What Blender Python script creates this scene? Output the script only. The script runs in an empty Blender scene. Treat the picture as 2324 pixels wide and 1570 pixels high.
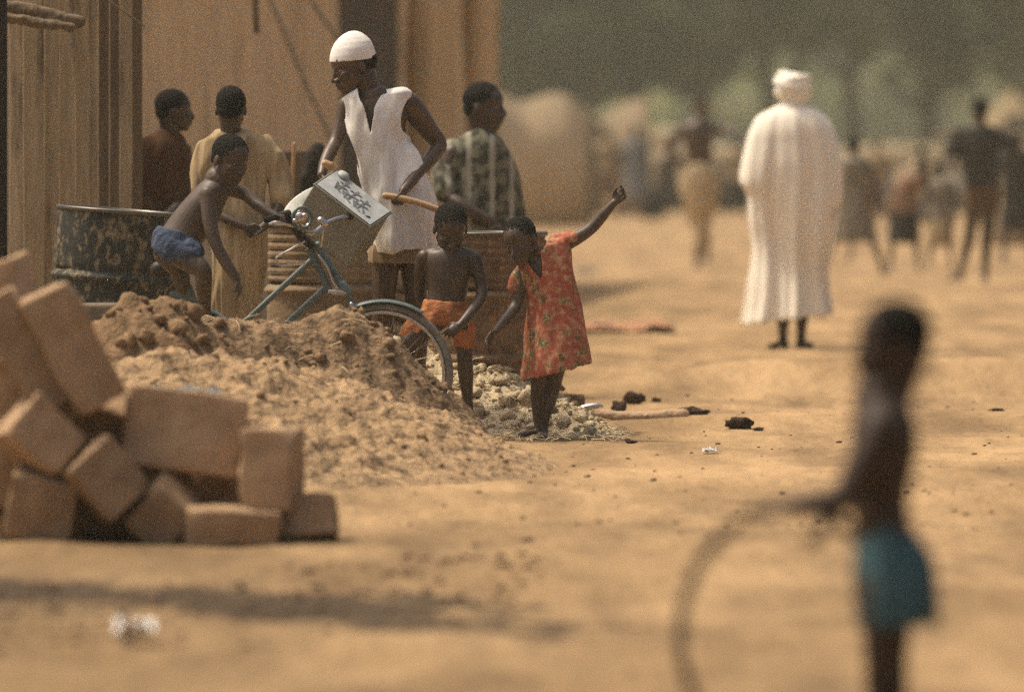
import bpy, bmesh, math, random
from mathutils import Vector, Matrix, noise
random.seed(7)
S = bpy.context.scene
C = S.collection
PI = math.pi
# ------------------------------------------------------------------ camera geometry
F = 19367.0          # focal length in drawing units (sheet 2324 x 1570)
CX, HY, CAMZ = 1162.0, 286.0, 1.5
def W(x, y, s, d=0.0):
    """point seen at (x,y) of the sheet at scale s (units per metre), pushed d metres away"""
    return Vector(((x-CX)/s, F/s + d, CAMZ-(y-HY)/s))

# ------------------------------------------------------------------ object helpers
def tag(o, label=None, cat=None, group=None, kind=None):
    if label: o['label'] = label
    if cat: o['category'] = cat
    if group: o['group'] = group
    if kind: o['kind'] = kind
    return o
def empty(name, loc, label=None, cat=None, group=None):
    o = bpy.data.objects.new(name, None); C.objects.link(o)
    o.location = loc; o.empty_display_size = 0.1
    return tag(o, label, cat, group)
def link(name, me, mat, parent=None, loc=None, smooth=True):
    o = bpy.data.objects.new(name, me); C.objects.link(o)
    if mat:
        if isinstance(mat, (list, tuple)):
            for m in mat: me.materials.append(m)
        else:
            me.materials.append(mat)
    if smooth:
        me.polygons.foreach_set('use_smooth', [True]*len(me.polygons))
    if parent:
        off = parent_world(parent)
        me.transform(Matrix.Translation(-off))
        o.parent = parent
    elif loc is not None:
        me.transform(Matrix.Translation(-Vector(loc))); o.location = loc
    return o
def parent_world(p):
    v = Vector((0,0,0))
    while p: v += p.location; p = p.parent
    return v

# ------------------------------------------------------------------ materials
def nd(nt, t, **kw):
    n = nt.nodes.new(t)
    for k, v in kw.items():
        if k in n.inputs: n.inputs[k].default_value = v
        else: setattr(n, k, v)
    return n
def ramp(nt, stops):
    r = nt.nodes.new('ShaderNodeValToRGB'); e = r.color_ramp.elements
    while len(e) < len(stops): e.new(0.5)
    for i, (p, c) in enumerate(stops):
        e[i].position = p; e[i].color = (c[0], c[1], c[2], 1)
    return r
def mat(name, c1, c2=None, scale=8.0, rough=0.85, bump=0.0, bscale=40.0, metal=0.0, stretch=(1,1,1), detail=6, lo=.35, hi=.65, spec=.3,
        c3=None, scale3=3.0, lo3=.5, hi3=.6, stretch3=(1,1,1), bdist=.02, bdetail=5, space='Object', sheen=0):
    m = bpy.data.materials.new(name); m.use_nodes = True
    nt = m.node_tree; b = nt.nodes['Principled BSDF']
    b.inputs['Roughness'].default_value = rough; b.inputs['Metallic'].default_value = metal
    b.inputs['Specular IOR Level'].default_value = spec
    if sheen:
        b.inputs['Sheen Weight'].default_value = sheen
    tc = nt.nodes.new('ShaderNodeTexCoord')
    mp = nd(nt, 'ShaderNodeMapping'); mp.inputs['Scale'].default_value = stretch
    nt.links.new(tc.outputs[space], mp.inputs['Vector'])
    col = None
    if c2 is None: c2 = tuple(v*.75 for v in c1)
    n = nd(nt, 'ShaderNodeTexNoise', Scale=scale, Detail=detail, Roughness=.62)
    nt.links.new(mp.outputs[0], n.inputs['Vector'])
    r = ramp(nt, [(lo, c1), (hi, c2)]); nt.links.new(n.outputs['Fac'], r.inputs['Fac']); col = r.outputs['Color']
    if c3:
        mp3 = nd(nt, 'ShaderNodeMapping'); mp3.inputs['Scale'].default_value = stretch3
        mp3.inputs['Location'].default_value = (3.1, 1.7, 5.3)
        nt.links.new(tc.outputs[space], mp3.inputs['Vector'])
        n3 = nd(nt, 'ShaderNodeTexNoise', Scale=scale3, Detail=7, Roughness=.65)
        nt.links.new(mp3.outputs[0], n3.inputs['Vector'])
        r3 = ramp(nt, [(lo3, (0,0,0)), (hi3, (1,1,1))]); nt.links.new(n3.outputs['Fac'], r3.inputs['Fac'])
        mx = nt.nodes.new('ShaderNodeMix'); mx.data_type = 'RGBA'
        nt.links.new(r3.outputs['Color'], mx.inputs['Factor']); nt.links.new(col, mx.inputs['A']); mx.inputs['B'].default_value = (*c3, 1)
        col = mx.outputs['Result']
    nt.links.new(col, b.inputs['Base Color'])
    if bump:
        bn = nd(nt, 'ShaderNodeTexNoise', Scale=bscale, Detail=bdetail, Roughness=.5)
        nt.links.new(mp.outputs[0], bn.inputs['Vector'])
        bu = nd(nt, 'ShaderNodeBump', Strength=bump, Distance=bdist)
        nt.links.new(bn.outputs['Fac'], bu.inputs['Height']); nt.links.new(bu.outputs[0], b.inputs['Normal'])
    return m

M = {}
M['skin'] = mat('dark_skin', (.050,.032,.021), (.076,.050,.034), scale=9, rough=.45, spec=.4, bump=.15, bscale=90, bdist=.004)
M['skin_warm'] = mat('brown_skin', (.066,.038,.023), (.10,.060,.036), scale=9, rough=.42, spec=.4, bump=.15, bscale=90, bdist=.004)
M['skin_dusty'] = mat('dusty_skin', (.060,.040,.027), (.10,.070,.050), scale=7, rough=.5, spec=.35, bump=.15, bscale=90, bdist=.004)
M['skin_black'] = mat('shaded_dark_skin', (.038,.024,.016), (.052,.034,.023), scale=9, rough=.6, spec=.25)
M['palm'] = mat('palm_skin', (.12,.065,.04), (.16,.09,.06), scale=20)
M['hair'] = mat('black_hair', (.010,.009,.008), (.022,.019,.016), scale=60, rough=.95, bump=1.0, bscale=260, bdist=.01, spec=.15)
M['eye'] = mat('eye_white', (.20,.165,.13), (.15,.12,.10), rough=.4)
M['pupil'] = mat('eye_pupil', (.01,.008,.006), (.01,.008,.006), rough=.2)
M['lip'] = mat('lips', (.06,.03,.025), (.05,.025,.02), rough=.5)
M['white_cloth'] = mat('white_cotton', (.80,.77,.71), (.66,.62,.54), scale=5, stretch=(1.6,1,.6), rough=.95, bump=.75, bscale=4, bdist=.09, bdetail=2, sheen=.3)
M['robe_white'] = mat('white_robe_cotton', (.88,.82,.68), (.80,.73,.58), scale=2, stretch=(2,2,.2), rough=.95, sheen=.3)
M['cap'] = mat('white_knit_cap', (.84,.81,.75), (.70,.65,.57), scale=12, rough=.95, bump=.25, bscale=90, bdist=.005)
M['khaki_robe'] = mat('pale_khaki_cloth', (.44,.325,.175), (.25,.175,.095), scale=6, stretch=(2,2,.4), rough=.95, bump=.7, bscale=5, bdist=.09, bdetail=2)
M['shorts_khaki'] = mat('khaki_shorts', (.33,.24,.14), (.24,.17,.10), scale=14, rough=.95)
M['brown_tunic'] = mat('dark_rust_cloth', (.085,.034,.013), (.045,.018,.009), scale=7, rough=.95)
M['dark_cloth'] = mat('black_brown_cloth', (.022,.018,.014), (.035,.027,.02), rough=.95)
M['blue_shorts'] = mat('blue_shorts_cloth', (.070,.095,.15), (.03,.045,.08), scale=16, stretch=(1,1,2), rough=.9, bump=.4, bscale=40)
M['orange_shorts'] = mat('orange_shorts_cloth', (.50,.20,.08), (.34,.13,.05), scale=14, stretch=(1,1,3), rough=.95, bump=.4, bscale=30)
M['teal_shorts'] = mat('teal_shorts_cloth', (.050,.115,.135), (.032,.075,.088), scale=6, rough=.95)
M['cream_trousers'] = mat('cream_trousers_cloth', (.52,.41,.24), (.40,.30,.17), scale=9, rough=.95)
M['navy_cloth'] = mat('navy_tshirt_cloth', (.030,.026,.022), (.045,.036,.028), rough=.95)
M['brown_shorts'] = mat('brown_shorts_cloth', (.16,.09,.045), (.11,.06,.03), rough=.95)
M['grey_print'] = mat('grey_print_cloth', (.13,.11,.08), (.28,.24,.17), scale=16, rough=.95)
M['pink_print'] = mat('faded_pink_cloth', (.30,.16,.10), (.14,.10,.06), scale=14, rough=.95)
M['blue_grey'] = mat('blue_grey_cloth', (.20,.21,.22), (.14,.14,.14), scale=6, rough=.95)
M['tan_cloth'] = mat('tan_cloth', (.38,.28,.15), (.25,.18,.1), scale=6, rough=.95)
M['red_cloth'] = mat('faded_red_cloth', (.42,.185,.085), (.36,.21,.11), scale=6, rough=.95)

def floral():
    m = bpy.data.materials.new('red_floral_cloth'); m.use_nodes = True; nt = m.node_tree; b = nt.nodes['Principled BSDF']
    b.inputs['Roughness'].default_value = .95; b.inputs['Specular IOR Level'].default_value = .2
    tc = nt.nodes.new('ShaderNodeTexCoord')
    wn = nd(nt, 'ShaderNodeTexNoise', Scale=9, Detail=3)
    nt.links.new(tc.outputs['Object'], wn.inputs['Vector'])
    ad = nt.nodes.new('ShaderNodeMix'); ad.data_type = 'RGBA'; ad.inputs['Factor'].default_value = .16
    nt.links.new(tc.outputs['Object'], ad.inputs['A']); nt.links.new(wn.outputs['Color'], ad.inputs['B'])
    base = nd(nt, 'ShaderNodeTexNoise', Scale=34, Detail=4); nt.links.new(tc.outputs['Object'], base.inputs['Vector'])
    rb = ramp(nt, [(.44, (.33,.088,.052)), (.55, (.38,.150,.088)), (.66, (.46,.28,.15))])
    nt.links.new(base.outputs['Fac'], rb.inputs['Fac'])
    v = nd(nt, 'ShaderNodeTexVoronoi', Scale=13.0, Randomness=.9); nt.links.new(ad.outputs['Result'], v.inputs['Vector'])
    rv = ramp(nt, [(.27, (.85,.85,.85)), (.42, (0,0,0))]); nt.links.new(v.outputs['Distance'], rv.inputs['Fac'])
    gn = nd(nt, 'ShaderNodeTexNoise', Scale=70, Detail=3); nt.links.new(tc.outputs['Object'], gn.inputs['Vector'])
    rg = ramp(nt, [(.42, (.085,.085,.035)), (.52, (.20,.18,.08)), (.62, (.40,.32,.17))]); nt.links.new(gn.outputs['Fac'], rg.inputs['Fac'])
    mx = nt.nodes.new('ShaderNodeMix'); mx.data_type = 'RGBA'
    nt.links.new(rv.outputs['Color'], mx.inputs['Factor']); nt.links.new(rb.outputs['Color'], mx.inputs['A']); nt.links.new(rg.outputs['Color'], mx.inputs['B'])
    nt.links.new(mx.outputs['Result'], b.inputs['Base Color'])
    return m
M['floral'] = floral()
def striped():
    m = bpy.data.materials.new('patterned_tunic_cloth'); m.use_nodes = True; nt = m.node_tree; b = nt.nodes['Principled BSDF']
    b.inputs['Roughness'].default_value = .95
    tc = nt.nodes.new('ShaderNodeTexCoord')
    mp = nd(nt, 'ShaderNodeMapping'); mp.inputs['Scale'].default_value = (1, 0, 0); mp.inputs['Rotation'].default_value = (0, math.radians(-22), 0)
    nt.links.new(tc.outputs['Object'], mp.inputs['Vector'])
    w = nd(nt, 'ShaderNodeTexWave', Scale=3.1, Distortion=4.5, Detail=2); nt.links.new(mp.outputs[0], w.inputs['Vector'])
    n = nd(nt, 'ShaderNodeTexNoise', Scale=17, Detail=3); nt.links.new(tc.outputs['Object'], n.inputs['Vector'])
    r1 = ramp(nt, [(.42, (.035,.035,.022)), (.56, (.16,.15,.10))]); nt.links.new(n.outputs['Fac'], r1.inputs['Fac'])
    r2 = ramp(nt, [(.78, (0,0,0)), (.95, (.75,.75,.75))]); nt.links.new(w.outputs['Fac'], r2.inputs['Fac'])
    mx = nt.nodes.new('ShaderNodeMix'); mx.data_type = 'RGBA'
    nt.links.new(r2.outputs['Color'], mx.inputs['Factor']); nt.links.new(r1.outputs['Color'], mx.inputs['A']); mx.inputs['B'].default_value = (.36,.34,.26,1)
    nt.links.new(mx.outputs['Result'], b.inputs['Base Color'])
    return m
M['patterned'] = striped()

M['sand'] = mat('sandy_earth', (.52,.345,.175), (.41,.265,.13), scale=.9, rough=1, spec=.1, bump=.5, bscale=14, bdist=.02, stretch=(1,.45,1), space='Object',
                c3=(.36,.24,.125), scale3=2.6, lo3=.5, hi3=.66, stretch3=(1,.25,1))
M['heap_sand'] = mat('piled_sand', (.40,.268,.145), (.26,.172,.094), scale=6, rough=1, spec=.1, bump=1, bscale=16, bdist=.05, c3=(.13,.09,.052), scale3=8, lo3=.52, hi3=.66)
M['heap_clay'] = mat('piled_clay', (.30,.198,.11), (.175,.115,.066), scale=7, rough=1, spec=.1, bump=.9, bscale=30, bdist=.03, c3=(.10,.07,.042), scale3=12, lo3=.52, hi3=.64)
M['rubble'] = mat('pale_rubble', (.56,.46,.30), (.40,.32,.20), scale=14, rough=1, spec=.1, bump=.8, bscale=50, bdist=.02, c3=(.26,.19,.11), scale3=20, lo3=.55, hi3=.66)
M['rubble_brown'] = mat('brown_rubble', (.26,.165,.09), (.17,.11,.06), scale=14, rough=1, spec=.1, bump=.8, bscale=50, bdist=.02)
M['mud_brick'] = mat('mud_brick_clay', (.40,.272,.16), (.29,.19,.112), scale=9, rough=1, spec=.1, bump=.5, bscale=35, bdist=.01)
nt_ = M['mud_brick'].node_tree; b_ = nt_.nodes['Principled BSDF']; src_ = b_.inputs['Base Color'].links[0].from_socket
oi_ = nt_.nodes.new('ShaderNodeObjectInfo'); hs_ = nt_.nodes.new('ShaderNodeHueSaturation'); mr_ = nt_.nodes.new('ShaderNodeMapRange')
mr_.inputs['To Min'].default_value = .72; mr_.inputs['To Max'].default_value = 1.22
nt_.links.new(oi_.outputs['Random'], mr_.inputs['Value']); nt_.links.new(mr_.outputs[0], hs_.inputs['Value']); nt_.links.new(src_, hs_.inputs['Color']); nt_.links.new(hs_.outputs[0], b_.inputs['Base Color'])
M['grey_block'] = mat('grey_slab_stone', (.20,.155,.10), (.14,.105,.07), scale=9, rough=1, bump=.4)
M['clod'] = mat('dark_clod', (.075,.042,.026), (.05,.03,.018), scale=20, rough=1, bump=.8, bscale=60)
M['pebble'] = mat('pebble_earth', (.19,.12,.07), (.11,.07,.04), scale=20, rough=1)
M['plaster'] = mat('mud_plaster', (.70,.54,.33), (.55,.41,.245), scale=2.2, rough=1, spec=.1, bump=.5, bscale=9, stretch=(2.2,2.2,.5), c3=(.30,.215,.125), scale3=1.7, lo3=.52, hi3=.74, stretch3=(1.4,.9,.5))
M['plaster_light'] = mat('pale_mud_plaster', (.58,.42,.23), (.42,.30,.16), scale=2.2, rough=1, spec=.1, bump=.4, bscale=9, stretch=(2,2,.4))
M['plank'] = mat('weathered_planks', (.50,.385,.23), (.34,.26,.155), scale=5, rough=.95, bump=.5, bscale=16, stretch=(5,5,.5), c3=(.15,.11,.065), scale3=4, lo3=.55, hi3=.68, stretch3=(3,3,.35))
M['plank_dark'] = mat('dark_planks', (.20,.14,.082), (.13,.092,.056), scale=5, rough=.95, bump=.5, bscale=16, stretch=(5,5,.5))
M['post'] = mat('blackened_post', (.018,.013,.010), (.028,.02,.014), scale=6, stretch=(4,4,.4), rough=.95)
M['wood'] = mat('pale_wood', (.48,.30,.15), (.34,.21,.10), scale=10, stretch=(.6,3,3), rough=.55, spec=.4)
M['wood_grey'] = mat('grey_stick_wood', (.30,.25,.17), (.22,.18,.12), scale=6, rough=.9)
M['doorway'] = mat('shadowed_brown_door', (.085,.06,.038), (.055,.04,.027), scale=3, stretch=(3,3,.5), rough=.95)  # flat dark brown standing in for the shade inside doorways
M['drum_teal'] = mat('flaking_dark_drum_paint', (.026,.027,.022), (.04,.04,.032), scale=8, rough=.75, c3=(.21,.165,.095), scale3=22, lo3=.51, hi3=.62, stretch3=(1.2,1.2,.7), bump=.3, bscale=30)
M['drum_rust'] = mat('rusty_brown_drum', (.25,.155,.085), (.12,.078,.048), scale=16, rough=.85, c3=(.42,.22,.08), scale3=12, lo3=.60, hi3=.66, stretch3=(1.6,1.6,.5), bump=.4, bscale=30)
M['drum_brown'] = mat('dull_brown_drum', (.30,.22,.13), (.19,.135,.08), scale=7, rough=.85, c3=(.30,.2,.11), scale3=6, stretch3=(1,1,2.5), lo3=.5, hi3=.64, bump=.3)
M['rim'] = mat('worn_drum_rim', (.10,.095,.085), (.16,.14,.11), scale=9, rough=.4, metal=.6)
M['drum_inside'] = mat('drum_inside', (.05,.035,.022), (.03,.02,.014), rough=.9)
M['tin'] = mat('dull_tin', (.27,.26,.205), (.19,.182,.14), scale=7, rough=.6, metal=.25, c3=(.09,.08,.06), scale3=6, lo3=.58, hi3=.72, bump=.12, bscale=6)
M['tin_light'] = mat('whitewashed_tin', (.52,.54,.52), (.34,.355,.335), scale=9, rough=.6, metal=.15, c3=(.30,.31,.29), scale3=14, lo3=.6, hi3=.75)
M['ink'] = mat('stencil_ink', (.10,.105,.10), (.24,.25,.24), scale=60, rough=.8)
M['enamel'] = mat('chipped_enamel', (.66,.66,.58), (.46,.46,.40), scale=18, rough=.35, c3=(.15,.14,.11), scale3=22, lo3=.6, hi3=.68)
M['bike_paint'] = mat('grey_green_bike_paint', (.12,.165,.155), (.075,.10,.095), scale=25, rough=.4, spec=.5, c3=(.20,.14,.09), scale3=30, lo3=.62, hi3=.7)
M['chrome'] = mat('worn_chrome', (.62,.60,.56), (.45,.42,.38), scale=40, rough=.32, metal=1.0)
M['tyre'] = mat('dusty_rubber', (.20,.185,.15), (.13,.12,.098), scale=30, rough=.9)
M['hoop_rubber'] = mat('worn_hoop_rubber', (.055,.05,.042), (.035,.032,.028), scale=30, rough=.9)
M['dark_rubber'] = mat('black_rubber', (.018,.016,.015), (.028,.025,.022), rough=.7)
M['saddle'] = mat('black_leather', (.02,.015,.012), (.03,.022,.017), rough=.5)
M['paper'] = mat('white_paper', (.75,.73,.68), (.6,.58,.55), scale=20, rough=.9, c3=(.12,.22,.38), scale3=40, lo3=.60, hi3=.64)
M['paper_plain'] = mat('dirty_white_paper', (.70,.67,.60), (.55,.5,.42), scale=20, rough=.9)
M['paper_white'] = mat('blank_white_paper', (.85,.83,.78), (.78,.75,.68), scale=10, rough=.9)
M['red_plastic'] = mat('dark_red_plastic', (.16,.02,.015), (.1,.015,.01), rough=.5)
M['cloth_blue'] = mat('faded_blue_grey_cloth', (.16,.20,.22), (.10,.12,.125), scale=8, rough=.95)
M['bark'] = mat('tree_bark', (.11,.085,.055), (.07,.052,.035), scale=6, rough=1)
M['leaf_a'] = mat('olive_leaves', (.075,.090,.040), (.045,.058,.026), scale=1.2, rough=.7)
M['leaf_b'] = mat('pale_olive_leaves', (.135,.145,.070), (.09,.105,.048), scale=1.0, rough=.7)
M['leaf_c'] = mat('dark_green_leaves', (.040,.052,.028), (.026,.036,.019), scale=1.2, rough=.7)
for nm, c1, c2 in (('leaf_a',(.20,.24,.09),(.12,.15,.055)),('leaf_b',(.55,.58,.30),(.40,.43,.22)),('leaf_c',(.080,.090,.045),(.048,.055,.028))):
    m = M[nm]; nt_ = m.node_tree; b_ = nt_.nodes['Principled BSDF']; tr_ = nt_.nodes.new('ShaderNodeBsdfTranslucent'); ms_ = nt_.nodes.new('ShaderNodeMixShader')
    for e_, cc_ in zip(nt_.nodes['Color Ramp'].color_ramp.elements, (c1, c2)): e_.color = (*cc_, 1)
    nt_.links.new(b_.inputs['Base Color'].links[0].from_socket, tr_.inputs['Color']); ms_.inputs[0].default_value = .5
    nt_.links.new(b_.outputs[0], ms_.inputs[1]); nt_.links.new(tr_.outputs[0], ms_.inputs[2])
    nt_.links.new(ms_.outputs[0], nt_.nodes['Material Output'].inputs['Surface'])
M['thatch'] = mat('dry_thatch', (.34,.25,.13), (.22,.155,.08), scale=5, stretch=(4,4,.6), rough=1, bump=.5)
M['mat_fence'] = mat('woven_grass_mat', (.50,.385,.235), (.36,.275,.17), scale=1.0, stretch=(1.6,1.6,.5), rough=1)
M['far_wall'] = mat('sunlit_far_mud_wall', (.50,.39,.23), (.36,.27,.155), scale=.8, rough=1)
M['sack'] = mat('hessian_sack', (.42,.32,.19), (.3,.22,.13), scale=5, rough=1)
M['goat_brown'] = mat('brown_goat_hair', (.10,.06,.035), (.05,.035,.022), scale=9, rough=1)

# ------------------------------------------------------------------ solid-volume modelling
def catmull(P, n):
    if len(P) < 3 or n < 2: return P
    out = []
    for i in range(len(P)-1):
        p0 = P[max(i-1,0)]; p1 = P[i]; p2 = P[i+1]; p3 = P[min(i+2,len(P)-1)]
        for k in range(n):
            t = k/n
            out.append([0.5*((2*b)+(-a+c)*t+(2*a-5*b+4*c-d)*t*t+(-a+3*b-3*c+d)*t**3) for a,b,c,d in zip(p0,p1,p2,p3)])
    out.append(list(P[-1]))
    return out
class Vol:
    def __init__(s): s.bm = bmesh.new()
    def rings(s, R, n=20, cap=True, sq=2.0):
        """R: list of (centre, u, v) ; closed loft"""
        bm = s.bm; prev = None; first = None
        for c, u, v in R:
            ring = []
            for i in range(n):
                a = 2*PI*i/n; ca, sa = math.cos(a), math.sin(a)
                if sq != 2.0:
                    ca = math.copysign(abs(ca)**(2/sq), ca); sa = math.copysign(abs(sa)**(2/sq), sa)
                ring.append(bm.verts.new(c + u*ca + v*sa))
            if prev:
                for i in range(n):
                    bm.faces.new((prev[i], prev[(i+1)%n], ring[(i+1)%n], ring[i]))
            else: first = ring
            prev = ring
        if cap:
            bm.faces.new(first[::-1]); bm.faces.new(prev)
    def tube(s, pts, n=14, sub=4, round_ends=True, flat=1.0, side=None):
        """pts: list of (Vector, r). flat: thickness ratio perpendicular to side"""
        P = catmull([[p.x,p.y,p.z,r] for p, r in pts], sub if len(pts) > 2 else 1)
        Q = [(Vector(q[:3]), max(q[3], .0008)) for q in P]
        if len(Q) < 2: return
        dirs = [(Q[min(i+1,len(Q)-1)][0]-Q[max(i-1,0)][0]).normalized() for i in range(len(Q))]
        ref = side.copy() if side is not None else (Vector((0,1,0)) if abs(dirs[0].y) < .9 else Vector((1,0,0)))
        R = []
        for (p, r), d in zip(Q, dirs):
            u = (ref - d*ref.dot(d)).normalized(); v = d.cross(u)
            R.append((p, u*r, v*r*flat)); ref = u
        if round_ends:
            p, u, v = R[0]; d = dirs[0]; r = Q[0][1]
            R = [(p - d*r*flat*math.sin(a), u*math.cos(a), v*math.cos(a)) for a in (1.45,1.1,.7,.35)] + R
            p, u, v = R[-1]; d = dirs[-1]; r = Q[-1][1]
            R += [(p + d*r*flat*math.sin(a), u*math.cos(a), v*math.cos(a)) for a in (.35,.7,1.1,1.45)]
        s.rings(R, n)
    def ell(s, c, r, rot=None, n=14):
        rot = rot or Matrix.Identity(3)
        R = []
        for k in range(n+1):
            a = -PI/2 + PI*k/n; a = max(min(a, PI/2-.08), -PI/2+.08)
            R.append((c + rot @ Vector((0,0,r[2]*math.sin(a))), rot @ Vector((r[0]*math.cos(a),0,0)), rot @ Vector((0,r[1]*math.cos(a),0))))
        s.rings(R, 18)
    def box(s, c, hx, hy, hz):
        """c centre, half vectors"""
        vs = [s.bm.verts.new(c+hx*a+hy*b+hz*d) for a in (-1,1) for b in (-1,1) for d in (-1,1)]
        for f in ((0,1,3,2),(4,6,7,5),(0,4,5,1),(2,3,7,6),(0,2,6,4),(1,5,7,3)):
            s.bm.faces.new([vs[i] for i in f])
    def mesh(s, bevel=0, seg=2):
        if bevel:
            bmesh.ops.bevel(s.bm, geom=s.bm.edges[:], offset=bevel, segments=seg, affect='EDGES', profile=.6)
        bmesh.ops.recalc_face_normals(s.bm, faces=s.bm.faces[:])
        me = bpy.data.meshes.new('m'); s.bm.to_mesh(me); s.bm.free(); return me
def remesh(me, voxel, smooth=3, post=None, thick=0):
    o = bpy.data.objects.new('tmp', me); C.objects.link(o)
    m = o.modifiers.new('r', 'REMESH'); m.mode = 'VOXEL'; m.voxel_size = voxel
    if smooth:
        m2 = o.modifiers.new('s', 'SMOOTH'); m2.factor = .5; m2.iterations = smooth
    dg = bpy.context.evaluated_depsgraph_get(); dg.update()
    r = bpy.data.meshes.new_from_object(o.evaluated_get(dg))
    bpy.data.objects.remove(o); bpy.data.meshes.remove(me)
    r.materials.clear()
    if post: r = post(r)
    if thick:
        o = bpy.data.objects.new('tmp', r); C.objects.link(o)
        m = o.modifiers.new('t', 'SOLIDIFY'); m.thickness = thick; m.offset = -1
        dg = bpy.context.evaluated_depsgraph_get(); dg.update()
        r2 = bpy.data.meshes.new_from_object(o.evaluated_get(dg)); bpy.data.objects.remove(o); bpy.data.meshes.remove(r); r = r2
        r.materials.clear()
    return r

def clothify(fold=.008, kx=14, kz=2.2, seed=0, cut=None, big=.0, pleat=None):
    """vertical-fold displacement along normals, and holes where cut(co, no) says so"""
    def post(me):
        bm = bmesh.new(); bm.from_mesh(me); bm.normal_update()
        if cut:
            dead = [f for f in bm.faces if cut(f.calc_center_median(), f.normal)]
            bmesh.ops.delete(bm, geom=dead, context='FACES')
            for it in range(10):
                nw = {}
                for v in bm.verts:
                    be = [e for e in v.link_edges if e.is_boundary]
                    if len(be) == 2: nw[v] = v.co*.4 + (be[0].other_vert(v).co+be[1].other_vert(v).co)*.3
                for v, c in nw.items(): v.co = c
            bm.normal_update()
        off = Vector((seed*7.3, seed*3.1, seed*5.7))
        for v in bm.verts:
            c = v.co
            n = noise.noise(Vector((c.x*kx, c.y*kx, c.z*kz))+off)
            n2 = noise.noise(Vector((c.x*kx*2.3, c.y*kx*2.3, c.z*kz*2.6))+off)
            r = -abs(n)*1.6+.4
            if pleat:
                N, amp, cx_, cy_, z0, z1_ = pleat
                th = math.atan2(c.y-cy_, c.x-cx_) + .30*noise.noise(Vector((c.x*2, c.y*2, c.z*1.2))+off)
                g = max(0, min(1, (z1_-c.z)/(z1_-z0)))
                ph = N*th + 2.2*noise.noise(Vector((c.z*.8, th*1.3, 2))+off)
                v.co += v.normal*amp*(.35+.65*g)*g**.3*(math.sin(ph) + .5*math.sin(ph*2.3+1.1))
            v.co += v.normal*(fold*(r + .35*n2) + (big*noise.noise(c*3+off) if big else 0))
        bmesh.ops.smooth_vert(bm, verts=bm.verts[:], factor=.5, use_axis_x=True, use_axis_y=True, use_axis_z=True)
        bm.to_mesh(me); bm.free(); return me
    return post
def roughen(a, k, seed=0, a2=0, k2=1):
    def post(me):
        off = Vector((seed*7.3, seed*3.1, seed*5.7))
        bm = bmesh.new(); bm.from_mesh(me); bm.normal_update()
        for v in bm.verts:
            v.co += v.normal*(a*noise.fractal(v.co*k+off, 1.0, 2.0, 4) + (a2*noise.noise(v.co*k2+off) if a2 else 0))
        bm.to_mesh(me); bm.free(); return me
    return post

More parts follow.
